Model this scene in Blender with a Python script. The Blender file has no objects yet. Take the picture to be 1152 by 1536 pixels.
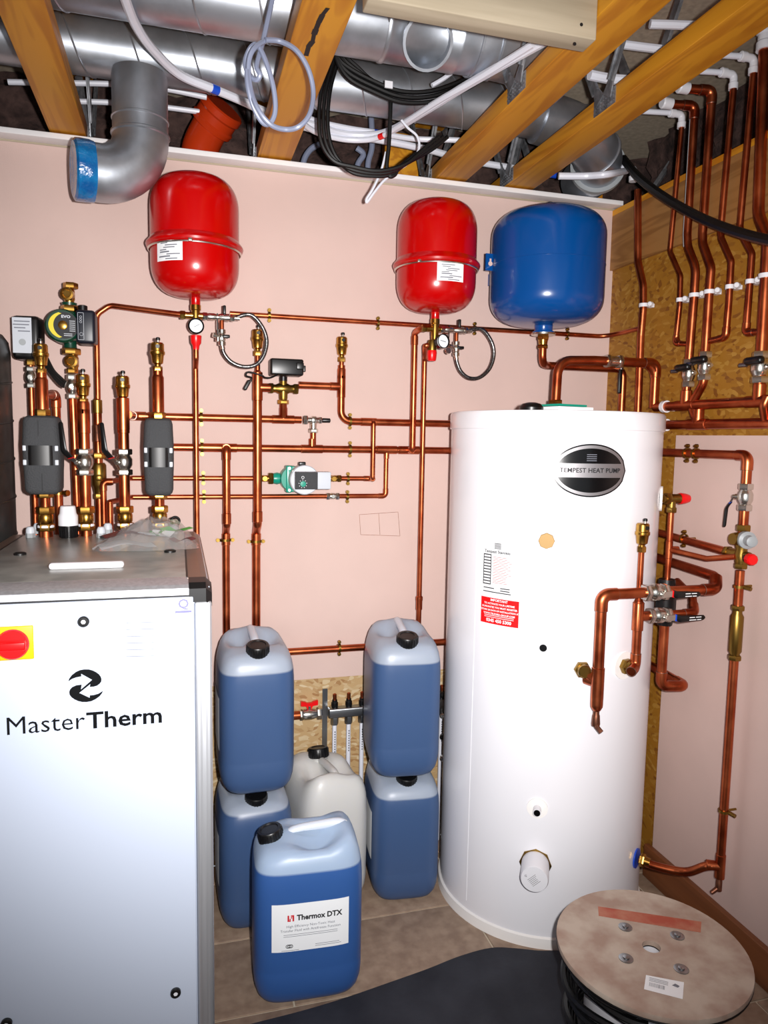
import bpy, bmesh, math, random
from mathutils import Vector, Matrix
random.seed(7)
V = Vector
scene = bpy.context.scene
COL = scene.collection

# ------------------------------------------------------------------ camera
CAM = V((0.0, 0.0, 1.49))
YAW, PITCH, ROLL, FL = 0.27563, 0.10194, 0.01719, 1090.94      # focal length in pixels of a 1152x1536 frame
FW = V((math.sin(YAW)*math.cos(PITCH), math.cos(YAW)*math.cos(PITCH), -math.sin(PITCH)))
r0 = V((math.cos(YAW), -math.sin(YAW), 0)); u0 = r0.cross(FW)
RT = r0*math.cos(ROLL) + u0*math.sin(ROLL)
UP = -r0*math.sin(ROLL) + u0*math.cos(ROLL)
cd = bpy.data.cameras.new('camera'); cam = bpy.data.objects.new('camera', cd); COL.objects.link(cam)
cd.sensor_fit = 'VERTICAL'; cd.sensor_height = 24.0; cd.sensor_width = 18.0
cd.lens = FL/1536*24.0; cd.clip_start = 0.02
cam.matrix_world = Matrix(((RT.x, UP.x, -FW.x, CAM.x), (RT.y, UP.y, -FW.y, CAM.y), (RT.z, UP.z, -FW.z, CAM.z), (0, 0, 0, 1)))
scene.camera = cam
# ------------------------------------------------------------------ light: the camera's flash, plus dim light of the open room behind
w = bpy.data.worlds.new('room_ambient'); scene.world = w; w.use_nodes = True
w.node_tree.nodes['Background'].inputs[0].default_value = (0.86, 0.93, 1.0, 1)
w.node_tree.nodes['Background'].inputs[1].default_value = 0.42
fl = bpy.data.lights.new('camera_flash', 'SPOT'); flo = bpy.data.objects.new('camera_flash', fl); COL.objects.link(flo)
fl.energy = 300; fl.spot_size = math.radians(100); fl.spot_blend = 1.0; fl.shadow_soft_size = 0.016; fl.color = (1.0, 0.97, 0.955)
flo.location = CAM + RT*0.075 + UP*0.03 + FW*0.03
flo.rotation_euler = (FW + UP*0.045 - RT*0.05).to_track_quat('-Z', 'Y').to_euler()
scene.view_settings.view_transform = 'Standard'; scene.view_settings.look = 'None'
scene.view_settings.exposure = 0.0; scene.view_settings.gamma = 1.0; scene.view_settings.use_curve_mapping = False

# ------------------------------------------------------------------ measuring helpers: a photo pixel's ray met with a known plane of the room
def ray(px, py): return FW + RT*((px-576)/FL) - UP*((py-768)/FL)
def atY(px, py, y): d = ray(px, py); return CAM + d*((y-CAM.y)/d.y)
def atX(px, py, x): d = ray(px, py); return CAM + d*((x-CAM.x)/d.x)
def atZ(px, py, z): d = ray(px, py); return CAM + d*((z-CAM.z)/d.z)
YB, XR = 2.45, 1.56                   # back wall face, right wall face
TC, TR = V((1.151, 2.095, 0)), 0.326  # hot water cylinder
def atTank(px, py, extra=0.0):
    d = ray(px, py); R = TR+extra; ox, oy = CAM.x-TC.x, CAM.y-TC.y
    a = d.x*d.x+d.y*d.y; b = 2*(ox*d.x+oy*d.y); c = ox*ox+oy*oy-R*R
    t = (-b-math.sqrt(max(0, b*b-4*a*c)))/(2*a)
    return CAM + d*t

# ------------------------------------------------------------------ materials
MATS = {}
def mat(name, col, rough=0.5, metal=0.0, var=0.0, scale=20.0, bump=0.0, bscale=60.0, col2=None, stretch=(1, 1, 1), spec=None, coat=0.0, trans=0.0, sss=0.0, rvar=0.0):
    m = bpy.data.materials.new(name); m.use_nodes = True; nt = m.node_tree; N = nt.nodes; L = nt.links
    b = N['Principled BSDF']
    def lin(c): return tuple(x/12.92 if x <= .04045 else ((x+.055)/1.055)**2.4 for x in c) + (1,)
    b.inputs['Base Color'].default_value = lin(col); b.inputs['Roughness'].default_value = rough; b.inputs['Metallic'].default_value = metal
    if spec is not None: b.inputs['Specular IOR Level'].default_value = spec
    if coat: b.inputs['Coat Weight'].default_value = coat; b.inputs['Coat Roughness'].default_value = 0.06
    if trans: b.inputs['Transmission Weight'].default_value = trans
    if sss: b.inputs['Subsurface Weight'].default_value = sss; b.inputs['Subsurface Radius'].default_value = (.02, .02, .025); b.inputs['Subsurface Scale'].default_value = 0.6
    if var or bump or col2 or rvar:
        tc = N.new('ShaderNodeTexCoord'); mp = N.new('ShaderNodeMapping'); L.new(tc.outputs['Object'], mp.inputs[0]); mp.inputs['Scale'].default_value = stretch
        nz = N.new('ShaderNodeTexNoise'); nz.inputs['Scale'].default_value = scale; nz.inputs['Detail'].default_value = 6; L.new(mp.outputs[0], nz.inputs[0])
        if var or col2:
            rp = N.new('ShaderNodeValToRGB'); c2 = col2 or tuple(max(0, x*(1-var)) for x in col)
            rp.color_ramp.elements[0].position = 0.35; rp.color_ramp.elements[1].position = 0.65
            rp.color_ramp.elements[0].color = lin(c2); rp.color_ramp.elements[1].color = lin(col)
            L.new(nz.outputs[0], rp.inputs[0]); L.new(rp.outputs[0], b.inputs['Base Color'])
        if rvar:
            mr = N.new('ShaderNodeMapRange'); mr.inputs[3].default_value = max(0, rough-rvar); mr.inputs[4].default_value = rough+rvar
            L.new(nz.outputs[0], mr.inputs[0]); L.new(mr.outputs[0], b.inputs['Roughness'])
        if bump:
            n2 = N.new('ShaderNodeTexNoise'); n2.inputs['Scale'].default_value = bscale; n2.inputs['Detail'].default_value = 5; L.new(mp.outputs[0], n2.inputs[0])
            bp = N.new('ShaderNodeBump'); bp.inputs['Strength'].default_value = bump; bp.inputs['Distance'].default_value = 0.01
            L.new(n2.outputs[0], bp.inputs['Height']); L.new(bp.outputs[0], b.inputs['Normal'])
    MATS[name] = m; return m
lin = lambda c: tuple(x/12.92 if x <= .04045 else ((x+.055)/1.055)**2.4 for x in c) + (1,)
mat('copper', (.81, .44, .275), .33, 1, col2=(.65, .30, .18), scale=14, rvar=.08)
mat('copper_dull', (.62, .40, .30), .45, 1, col2=(.48, .32, .26), scale=60, rvar=.1)
mat('solder', (.62, .50, .44), .4, 1)
mat('brass', (.80, .62, .30), .27, 1, col2=(.64, .46, .20), scale=30)
mat('brass_dark', (.58, .46, .22), .36, 1)
mat('chrome', (.84, .83, .80), .26, 1)
mat('steel', (.6, .61, .62), .32, 1)
mat('braid', (.55, .55, .55), .35, 1, var=.5, scale=260)
mat('galv', (.76, .78, .81), .40, .86, col2=(.62, .64, .67), scale=9, rvar=.06)
mat('galv_web', (.62, .63, .65), .5, .7, var=.3, scale=40)
mat('red_enamel', (.72, .0, .004), .22, 0, coat=.15)
mat('blue_enamel', (.0, .27, .54), .22, 0, coat=.15)
mat('white_enamel', (.93, .93, .95), .24, 0, coat=.2)
mat('white_foam', (.96, .95, .94), .6)
mat('black_plastic', (.045, .045, .05), .35)
mat('black_rubber', (.018, .018, .02), .45)
mat('epp', (.24, .245, .255), .85, bump=.35, bscale=220)
mat('gloss_black', (.03, .03, .035), .2); mat('window_black', (.025, .025, .03), .42)
mat('white_plastic', (.90, .90, .92), .35)
mat('grey_plastic', (.60, .62, .63), .45)
mat('pale_grey', (.78, .80, .83), .4)
mat('red_plastic', (.88, .03, .05), .32)
mat('blue_plastic', (.10, .30, .78), .35)
mat('yellow_plastic', (.98, .72, .02), .4)
mat('yellow_ink', (.85, .78, .1), .5)
mat('green_paint', (.02, .22, .15), .35)
mat('teal_paint', (.05, .56, .47), .32)
mat('orange_pvc', (.70, .20, .06), .25)
mat('plaster_pink', (.83, .725, .69), .9, var=.035, scale=3.0, bump=.05, bscale=300)
mat('plaster_white', (.93, .92, .92), .85)
mat('paper', (.95, .96, .97), .55)
mat('paper_red', (.90, .03, .05), .45)
mat('ink', (.05, .05, .07), .6)
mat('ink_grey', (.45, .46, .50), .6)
mat('ink_red', (.80, .10, .15), .6)
mat('ink_blue', (.42, .42, .74), .6)
mat('silver_film', (.62, .61, .62), .5, .9)
mat('hp_panel', (.75, .79, .86), .32, 0, coat=.1)
mat('aluminium', (.84, .85, .87), .42, .8, var=.08, scale=120, stretch=(1, 1, .02))
mat('top_steel', (.68, .68, .66), .33, .35, var=.15, scale=18, rvar=.08)
mat('bronze_alu', (.52, .44, .39), .4, .6)
mat('tile', (.66, .57, .49), .55, col2=(.56, .47, .40), scale=26, bump=.08, bscale=120)
mat('grout', (.80, .75, .67), .9)
mat('rubber_mat', (.12, .13, .165), .75, col2=(.19, .20, .235), scale=7, bump=.12, bscale=90)
mat('reel_wood', (.75, .69, .63), .7, col2=(.64, .54, .48), scale=15, bump=.06, bscale=80)
mat('reel_tape', (.66, .30, .22), .6, col2=(.72, .48, .38), scale=22)
mat('skirting', (.55, .33, .19), .5, col2=(.45, .26, .14), scale=12, stretch=(1, .1, 3))
mat('timber_pale', (.72, .67, .58), .7, col2=(.62, .57, .48), scale=14, stretch=(.12, 2, 2))
mat('chipboard', (.72, .66, .58), .8, var=.12, scale=60)
mat('wool', (.30, .22, .20), .95, col2=(.16, .10, .09), scale=24, bump=1.0, bscale=40)
mat('blue_film', (.07, .45, .68), .18, 0, col2=(.03, .33, .58), scale=30, bump=.5, bscale=50, coat=.5)
mat('dark_duct', (.38, .38, .375), .36, .8, var=.3, scale=10)
mat('cable_grey', (.50, .53, .62), .4)
mat('hose_white', (.87, .88, .92), .35)
mat('print_green', (.25, .75, .25), .5)
mat('print_dark_red', (.45, .18, .20), .5)
mat('dial', (.92, .95, .97), .3)

def timber(name, base, dark):
    m = bpy.data.materials.new(name); m.use_nodes = True; N = m.node_tree.nodes; L = m.node_tree.links; b = N['Principled BSDF']
    tc = N.new('ShaderNodeTexCoord'); mp = N.new('ShaderNodeMapping'); mp.inputs['Scale'].default_value = (9, .9, 9); L.new(tc.outputs['Object'], mp.inputs[0])
    nz = N.new('ShaderNodeTexNoise'); nz.inputs['Scale'].default_value = 1.6; nz.inputs['Detail'].default_value = 3; nz.inputs['Distortion'].default_value = .8; L.new(mp.outputs[0], nz.inputs[0])
    wv = N.new('ShaderNodeMath'); wv.operation = 'MULTIPLY'; wv.inputs[1].default_value = 26; L.new(nz.outputs[0], wv.inputs[0])
    sn = N.new('ShaderNodeMath'); sn.operation = 'SINE'; L.new(wv.outputs[0], sn.inputs[0])
    rp = N.new('ShaderNodeValToRGB'); rp.color_ramp.elements[0].color = lin(dark); rp.color_ramp.elements[1].color = lin(base); rp.color_ramp.elements[1].position = .75
    mr = N.new('ShaderNodeMapRange'); mr.inputs[1].default_value = -1; L.new(sn.outputs[0], mr.inputs[0]); L.new(mr.outputs[0], rp.inputs[0]); L.new(rp.outputs[0], b.inputs['Base Color'])
    b.inputs['Roughness'].default_value = .55
    MATS[name] = m
timber('timber_orange', (.84, .58, .12), (.74, .47, .07))
timber('ply', (.62, .44, .24), (.53, .36, .18))

def osb(name, base, dark, light):
    m = bpy.data.materials.new(name); m.use_nodes = True; N = m.node_tree.nodes; L = m.node_tree.links; b = N['Principled BSDF']
    tc = N.new('ShaderNodeTexCoord'); nz = N.new('ShaderNodeTexNoise'); nz.inputs['Scale'].default_value = 6; L.new(tc.outputs['Object'], nz.inputs[0])
    mx = N.new('ShaderNodeVectorMath'); mx.operation = 'MULTIPLY_ADD'; L.new(nz.outputs['Color'], mx.inputs[0]); mx.inputs[1].default_value = (.10, .10, .10); L.new(tc.outputs['Object'], mx.inputs[2])
    mp = N.new('ShaderNodeMapping'); mp.inputs['Scale'].default_value = (52, 52, 105); mp.inputs['Rotation'].default_value = (.5, .5, .4); L.new(mx.outputs[0], mp.inputs[0])
    vo = N.new('ShaderNodeTexVoronoi'); vo.inputs['Scale'].default_value = 1.0; L.new(mp.outputs[0], vo.inputs[0])
    rp = N.new('ShaderNodeValToRGB'); e = rp.color_ramp.elements; e[0].color = lin(dark); e[1].color = lin(light); e.new(.25).color = lin(base); e.new(.7).color = lin(base)
    sp = N.new('ShaderNodeSeparateColor'); L.new(vo.outputs['Color'], sp.inputs[0]); L.new(sp.outputs[0], rp.inputs[0])
    n2 = N.new('ShaderNodeTexNoise'); n2.inputs['Scale'].default_value = 90; L.new(mp.outputs[0], n2.inputs[0])
    mm = N.new('ShaderNodeMix'); mm.data_type = 'RGBA'; mm.blend_type = 'MULTIPLY'; mm.inputs[0].default_value = .35; L.new(rp.outputs[0], mm.inputs[6]); L.new(n2.outputs[0], mm.inputs[7])
    L.new(mm.outputs[2], b.inputs['Base Color']); b.inputs['Roughness'].default_value = .6
    bp = N.new('ShaderNodeBump'); bp.inputs['Strength'].default_value = .25; bp.inputs['Distance'].default_value = .004; L.new(sp.outputs[1], bp.inputs['Height']); L.new(bp.outputs[0], b.inputs['Normal'])
    MATS[name] = m
osb('osb_aged', (.66, .45, .12), (.52, .31, .08), (.74, .55, .23))
osb('osb_fresh', (.78, .65, .46), (.66, .49, .30), (.88, .80, .65))

def hdpe(name, level, blue=(.24, .34, .50), top=(.62, .66, .72)):           # translucent white plastic with blue fluid showing through up to its level
    m = bpy.data.materials.new(name); m.use_nodes = True; N = m.node_tree.nodes; L = m.node_tree.links; b = N['Principled BSDF']
    tc = N.new('ShaderNodeTexCoord'); sx = N.new('ShaderNodeSeparateXYZ'); L.new(tc.outputs['Object'], sx.inputs[0])
    gt = N.new('ShaderNodeMapRange'); gt.inputs[1].default_value = level-.003; gt.inputs[2].default_value = level+.003; L.new(sx.outputs[2], gt.inputs[0])
    mm = N.new('ShaderNodeMix'); mm.data_type = 'RGBA'; L.new(gt.outputs[0], mm.inputs[0])
    mm.inputs[6].default_value = lin(blue); mm.inputs[7].default_value = lin(top)
    L.new(mm.outputs[2], b.inputs['Base Color']); b.inputs['Roughness'].default_value = .38; b.inputs['Subsurface Weight'].default_value = .25
    b.inputs['Subsurface Radius'].default_value = (.01, .012, .02); b.inputs['Subsurface Scale'].default_value = .5
    MATS[name] = m
hdpe('hdpe_blue', .372); hdpe('hdpe_blue_full', .368); hdpe('hdpe_blue_low', .352); hdpe('hdpe_blue_front', .372, (.20, .36, .61), (.62, .70, .80)); hdpe('hdpe_clear', -1.0)
MATS['hdpe_clear'].node_tree.nodes['Mix'].inputs[7].default_value = lin((.80, .80, .79))
bg = bpy.data.materials.new('bag_film'); bg.use_nodes = True; MATS['bag_film'] = bg; bn = bg.node_tree.nodes; bl_ = bg.node_tree.links; bn.clear()
b_o = bn.new('ShaderNodeOutputMaterial'); b_t = bn.new('ShaderNodeBsdfTransparent'); b_g = bn.new('ShaderNodeBsdfGlossy'); b_g.inputs['Roughness'].default_value = .15; b_d = bn.new('ShaderNodeBsdfDiffuse'); b_d.inputs[0].default_value = (.8, .8, .8, 1)
b_m = bn.new('ShaderNodeMixShader'); b_m.inputs[0].default_value = .15; b_n = bn.new('ShaderNodeMixShader'); b_n.inputs[0].default_value = .26
bl_.new(b_g.outputs[0], b_n.inputs[2]); bl_.new(b_d.outputs[0], b_m.inputs[2]); bl_.new(b_t.outputs[0], b_m.inputs[1]); bl_.new(b_m.outputs[0], b_n.inputs[1]); bl_.new(b_n.outputs[0], b_o.inputs[0])

# ------------------------------------------------------------------ geometry
def frame(axis):
    a = V(axis).normalized(); h = V((0, 0, 1)) if abs(a.z) < .9 else V((0, 1, 0))
    u = h.cross(a).normalized(); return u, a.cross(u), a
class G:
    def __init__(s): s.v = []; s.f = []
    def add(s, vs, fs): o = len(s.v); s.v += [V(p) for p in vs]; s.f += [tuple(i+o for i in f) for f in fs]; return s
    def box(s, c, d, rot=None, bev=0.0):
        c = V(c); x, y, z = [q/2 for q in d]
        if bev <= 0:
            vs = [V((i*x, j*y, k*z)) for k in (-1, 1) for j in (-1, 1) for i in (-1, 1)]
            fs = [(0, 2, 3, 1), (4, 5, 7, 6), (0, 1, 5, 4), (2, 6, 7, 3), (0, 4, 6, 2), (1, 3, 7, 5)]
        else:
            bm = bmesh.new(); bmesh.ops.create_cube(bm, size=1)
            for q in bm.verts: q.co = V((q.co.x*d[0], q.co.y*d[1], q.co.z*d[2]))
            bmesh.ops.bevel(bm, geom=bm.edges[:], offset=bev, segments=3, affect='EDGES', profile=.5)
            bm.verts.ensure_lookup_table(); vs = [q.co.copy() for q in bm.verts]; fs = [tuple(q.index for q in f.verts) for f in bm.faces]; bm.free()
        if rot is not None: vs = [rot @ q for q in vs]
        return s.add([q+c for q in vs], fs)
    def beam(s, lo, hi): lo = V(lo); hi = V(hi); return s.box((lo+hi)/2, [abs(q) for q in (hi-lo)])
    def lathe(s, p, axis, prof, n=20, caps=True):       # prof: (distance along axis, radius)
        u, w_, a = frame(axis); p = V(p); vs = []; fs = []
        for t, r in prof:
            for k in range(n):
                q = 2*math.pi*k/n; vs.append(p + a*t + (u*math.cos(q)+w_*math.sin(q))*max(r, 1e-5))
        for i in range(len(prof)-1):
            for k in range(n): k2 = (k+1) % n; fs.append((i*n+k, i*n+k2, (i+1)*n+k2, (i+1)*n+k))
        if caps: fs.append(tuple(reversed(range(n)))); fs.append(tuple((len(prof)-1)*n+k for k in range(n)))
        return s.add(vs, fs)
    def cyl(s, p, q, r, n=16): d = V(q)-V(p); return s.lathe(p, d, [(0, r), (d.length, r)], n)
    def hexa(s, p, axis, r, h): return s.lathe(p, axis, [(0, r*.93), (h*.15, r), (h*.85, r), (h, r*.93)], 6)
    def tube(s, pts, r, bend=0.0, n=12, caps=True, seg=7, closed=False):
        pts = fillet([V(p) for p in pts], bend, seg) if bend > 0 else [V(p) for p in pts]
        m = len(pts); vs = []; fs = []
        t0 = (pts[1]-pts[0]).normalized(); u = frame(t0)[0]
        for i, p in enumerate(pts):
            if closed: t = (pts[(i+1) % m]-pts[i-1]).normalized()
            else: t = (pts[min(i+1, m-1)]-pts[max(i-1, 0)]).normalized()
            u = (u - t*u.dot(t)).normalized(); w_ = t.cross(u)
            k_ = 1.0
            if 0 < i < m-1:
                c_ = (pts[i]-pts[i-1]).normalized().dot(t); k_ = 1.0/max(.6, c_)
            for k in range(n): q = 2*math.pi*k/n; vs.append(p+(u*math.cos(q)+w_*math.sin(q))*r*(1 if k_ < 1.02 else 1))
        for i in range(m if closed else m-1):
            j = (i+1) % m
            for k in range(n): k2 = (k+1) % n; fs.append((i*n+k, i*n+k2, j*n+k2, j*n+k))
        if caps and not closed: fs.append(tuple(reversed(range(n)))); fs.append(tuple((m-1)*n+k for k in range(n)))
        return s.add(vs, fs)
    def prism(s, poly, o, u, w_, h):        # 2D polygon on the plane o,u,w raised by h along u x w
        o = V(o); u = V(u); w_ = V(w_); nn = u.cross(w_).normalized()*h; n = len(poly)
        vs = [o+u*a+w_*b for a, b in poly]; vs += [q+nn for q in vs]
        return s.add(vs, [tuple(reversed(range(n))), tuple(range(n, 2*n))] + [(i, (i+1) % n, (i+1) % n+n, i+n) for i in range(n)])
    def loft(s, rings, caps=True):
        n = len(rings[0]); vs = [q for r in rings for q in r]; fs = []
        for i in range(len(rings)-1):
            for k in range(n): k2 = (k+1) % n; fs.append((i*n+k, i*n+k2, (i+1)*n+k2, (i+1)*n+k))
        if caps: fs.append(tuple(reversed(range(n)))); fs.append(tuple((len(rings)-1)*n+k for k in range(n)))
        return s.add(vs, fs)
    def torus(s, c, axis, R, r, n=24, m=8):
        u, w_, a = frame(axis); c = V(c)
        return s.tube([c+(u*math.cos(2*math.pi*i/n)+w_*math.sin(2*math.pi*i/n))*R for i in range(n)], r, n=m, closed=True)
def fillet(pts, b, seg):
    out = [pts[0]]
    for i in range(1, len(pts)-1):
        p, a, c = pts[i], pts[i-1], pts[i+1]; d1 = a-p; d2 = c-p; l1, l2 = d1.length, d2.length
        if l1 < 1e-6 or l2 < 1e-6: continue
        d1 /= l1; d2 /= l2; ang = d1.angle(d2)
        if ang > 3.08: out.append(p); continue
        t = min(b/math.tan(ang/2), l1*.49, l2*.49); R = t*math.tan(ang/2)
        bis = (d1+d2).normalized(); c0 = p+bis*(R/math.sin(ang/2)); s0 = p+d1*t-c0; e0 = p+d2*t-c0
        tot = s0.angle(e0); ax = s0.cross(e0).normalized()
        for k in range(seg+1): out.append(c0+Matrix.Rotation(tot*k/seg, 3, ax) @ s0)
    out.append(pts[-1]); return out
def smooth_path(pts, seg=8):                 # Catmull-Rom through the points
    pts = [V(p) for p in pts]; out = []
    for i in range(len(pts)-1):
        a = pts[max(i-1, 0)]; b = pts[i]; c = pts[i+1]; d = pts[min(i+2, len(pts)-1)]
        for k in range(seg):
            t = k/seg; out.append(.5*((2*b)+(c-a)*t+(2*a-5*b+4*c-d)*t*t+(3*b-a-3*c+d)*t*t*t))
    return out+[pts[-1]]
ROOT = {}
def obj(name, g, m, parent=None, local=False, sharp=35):
    me = bpy.data.meshes.new(name); vs = g.v
    o = bpy.data.objects.new(name, me)
    M = Matrix.Identity(4)
    if parent is not None:
        o.parent = parent; M = ROOT[parent.name]
        if not local: inv = M.inverted(); vs = [inv @ q for q in vs]
    else: M = Matrix.Identity(4)
    me.from_pydata([tuple(q) for q in vs], [], g.f); me.validate()
    bm = bmesh.new(); bm.from_mesh(me); bmesh.ops.recalc_face_normals(bm, faces=bm.faces[:]); bm.to_mesh(me); bm.free()
    me.shade_smooth(); me.set_sharp_from_angle(angle=math.radians(sharp))
    me.materials.append(MATS[m] if isinstance(m, str) else m)
    COL.objects.link(o); ROOT[o.name] = M; return o
def tag(o, label, cat, group=None):
    o['label'] = label; o['category'] = cat
    if group: o['group'] = group
    return o
def thing(name, label, cat, loc=(0, 0, 0), rz=0.0, group=None):
    o = bpy.data.objects.new(name, None); COL.objects.link(o); o.location = loc; o.rotation_euler = (0, 0, rz); o.empty_display_size = .05
    ROOT[o.name] = Matrix.Translation(V(loc)) @ Matrix.Rotation(rz, 4, 'Z'); return tag(o, label, cat, group)
def struct(name, g, m, parent=None, sharp=35):
    o = obj(name, g, m, parent, sharp=sharp)
    if parent is None: o['kind'] = 'structure'
    return o
def single(name, g, m, label, cat, group=None, sharp=35):     # a thing that is one mesh, its origin moved to its base
    lo = V((sum(q.x for q in g.v)/len(g.v), sum(q.y for q in g.v)/len(g.v), min(q.z for q in g.v)))
    g.v = [q-lo for q in g.v]; o = obj(name, g, m, sharp=sharp); o.location = lo; ROOT[o.name] = Matrix.Translation(lo); return tag(o, label, cat, group)
def dup(root, loc, rz=0.0, label=None):
    r = root.copy(); COL.objects.link(r); r.location = loc; r.rotation_euler = (0, 0, rz); ROOT[r.name] = Matrix.Translation(V(loc)) @ Matrix.Rotation(rz, 4, 'Z')
    if label: r['label'] = label
    for ch in root.children:
        c = ch.copy(); COL.objects.link(c); c.parent = r; ROOT[c.name] = ROOT[r.name]
        for g_ in ch.children:
            d = g_.copy(); COL.objects.link(d); d.parent = c; ROOT[d.name] = ROOT[r.name]
    return r
FONTCACHE = {}
def text_polys(body, size, bold=0.0, align='CENTER', spacing=1.0):
    cu = bpy.data.curves.new('lettering', 'FONT'); cu.body = body; cu.size = size; cu.align_x = align; cu.align_y = 'CENTER'; cu.offset = bold; cu.space_character = spacing; cu.resolution_u = 2
    to = bpy.data.objects.new('lettering', cu); COL.objects.link(to)
    dg = bpy.context.evaluated_depsgraph_get(); me = bpy.data.meshes.new_from_object(to.evaluated_get(dg))
    vs = [(q.co.x, q.co.y) for q in me.vertices]; fs = [tuple(p.vertices) for p in me.polygons]
    bpy.data.objects.remove(to); bpy.data.curves.remove(cu); bpy.data.meshes.remove(me); return vs, fs
def text(g, body, size, fn, bold=0.0, align='CENTER', spacing=1.0, x=0, y=0, sx=1.0):
    vs, fs = text_polys(body, size, bold, align, spacing); return g.add([fn(a*sx+x, b+y) for a, b in vs], fs)
def rect(g, fn, x0, y0, x1, y1, nx=1):
    vs = []; fs = []
    for i in range(nx+1):
        xx = x0+(x1-x0)*i/nx; vs += [fn(xx, y0), fn(xx, y1)]
    for i in range(nx): fs.append((2*i, 2*i+2, 2*i+3, 2*i+1))
    return g.add(vs, fs)
def plane_fn(o, u, w_, h=0.0):
    o = V(o); u = V(u).normalized(); w_ = V(w_).normalized(); n = u.cross(w_)
    return lambda a, b, e=0.0: o+u*a+w_*b+n*(h+e)
EX, EY, EZ = V((1, 0, 0)), V((0, 1, 0)), V((0, 0, 1))
# ================================================================== the room
g = G().beam((-1.6, -.8, -.05), (XR, YB, -.004)); floor = struct('floor', g, 'grout')
tile_mesh = None
k = 0
for j in range(-8, 9):
    for i in range(-4, 5):
        x0 = .28+i*.6+(.3 if j == -1 else 0); y0 = 1.763+j*.292
        x1, y1 = min(x0+.594, XR), min(y0+.286, YB); x0 = max(x0, -1.6); y0 = max(y0, -.8)
        if x1-x0 < .03 or y1-y0 < .03: continue
        obj('tile', G().box(((x0+x1)/2, (y0+y1)/2, -.004), (x1-x0, y1-y0, .008), bev=.0015), 'tile', floor)
wb = struct('wall_back', G().beam((-1.6, YB+.012, 0), (XR+.2, YB+.14, 2.335)), 'plaster_pink')
# plasterboard sheet above, bare board below, on the back wall
zo = atY(500, 1016, YB).z
obj('plaster_sheet', G().beam((-1.6, YB, zo), (XR, YB+.0125, 2.335)), 'plaster_pink', wb)
obj('strand_board', G().beam((-1.6, YB+.004, .0), (XR, YB+.0125, zo)), 'osb_fresh', wb)
struct('trim_1', G().box((-.02, YB-.022, 2.349), (3.16, .056, .016), bev=.002), 'plaster_white')
struct('wall_back_upper', G().beam((-1.6, 2.86, 2.335), (1.95, 2.9, 2.7)), 'chipboard')
struct('trim_2', G().beam((-1.6, YB+.0, 2.3355), (1.95, 2.88, 2.341)), 'timber_pale')
wr = struct('wall_right', G().beam((XR+.012, -.8, 0), (XR+.14, YB+.012, 2.315)), 'osb_aged')
zp = atX(926, 404, XR).z
obj('strand_board', G().beam((XR, -.8, 0), (XR+.0125, YB, zp)), 'osb_aged', wr)
obj('ply_sheet', G().beam((XR-.012, -.8, zp), (XR+.0125, YB-.0, 2.315)), 'ply', wr)
ps = atX(1014, 653, XR-.013)
obj('plaster_sheet', G().beam((XR-.0125, -.8, .0), (XR, ps.y, ps.z)), 'plaster_pink', wr)
struct('baseboard_right', G().box((XR-.022, .62, .057), (.02, 2.84, .114), bev=.003), 'skirting')
struct('wall_left', G().beam((-1.72, -.8, 0), (-1.6, 2.9, 2.7)), 'plaster_pink')
struct('ceiling', G().beam((-1.7, -.8, 2.668), (1.95, 2.9, 2.69)), 'chipboard')
struct('wall_right_upper', G().beam((1.93, -.8, 2.2), (1.95, 2.9, 2.67)), 'chipboard')
struct('trim_3', G().beam((XR-.012, -.8, 2.3155), (1.93, 2.45, 2.335)), 'timber_orange')

# timber post on the wall head
single('timber_post', G().box((1.50, 2.56, 2.47), (.09, .09, .256), bev=.003), 'timber_orange', 'short orange timber post on the wall head beside the silver elbow duct', 'post')
single('timber_post', G().box((.80, 2.69, 2.47), (.13, .045, .256), bev=.003), 'timber_orange', 'short upright timber block behind the hanging white cable', 'post')

# brown mineral wool behind the duct
def wool(name, x0, x1, y, z0, z1, lab):
    nx, nz = 90, 12; vs = []; fs = []
    for i in range(nx+1):
        for j in range(nz+1):
            a = math.sin(i*1.7+j*2.3)*.012+math.sin(i*.53-j*1.1)*.02+random.uniform(-.018, .018)
            vs.append((x0+(x1-x0)*i/nx, y+a, z0+(z1-z0)*j/nz+random.uniform(-.006, .006) if 0 < j < nz else z0+(z1-z0)*j/nz))
    for i in range(nx):
        for j in range(nz): q = i*(nz+1)+j; fs.append((q, q+1, q+nz+2, q+nz+1))
    n0 = len(vs); vs += [(x0, y+.12, z0), (x1, y+.12, z0), (x1, y+.12, z1), (x0, y+.12, z1)]; fs.append((n0, n0+1, n0+2, n0+3))
    o = obj(name, G().add(vs, fs), 'wool', sharp=180); o['kind'] = 'stuff'; o['label'] = lab; o['category'] = 'insulation'
wool('mineral_wool', -1.58, 1.9, 2.745, 2.345, 2.66, 'brown mineral wool packed behind the ducts above the wall head')

def wool_side():
    ny, nz = 50, 10; vs = []; fs = []
    for i in range(ny+1):
        for j in range(nz+1):
            a = math.sin(i*1.3+j*2.1)*.012+random.uniform(-.016, .016); vs.append((1.80+a, 1.0+1.6*i/ny, 2.336+.325*j/nz))
    for i in range(ny):
        for j in range(nz): q = i*(nz+1)+j; fs.append((q, q+1, q+nz+2, q+nz+1))
    n0 = len(vs); vs += [(1.92, 1.0, 2.336), (1.92, 2.6, 2.336), (1.92, 2.6, 2.661), (1.92, 1.0, 2.661)]; fs.append((n0, n0+1, n0+2, n0+3))
    o = obj('mineral_wool', G().add(vs, fs), 'wool', sharp=180); o['kind'] = 'stuff'; o['label'] = 'brown mineral wool packed above the side wall behind the white elbows'; o['category'] = 'insulation'
wool_side()
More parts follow.
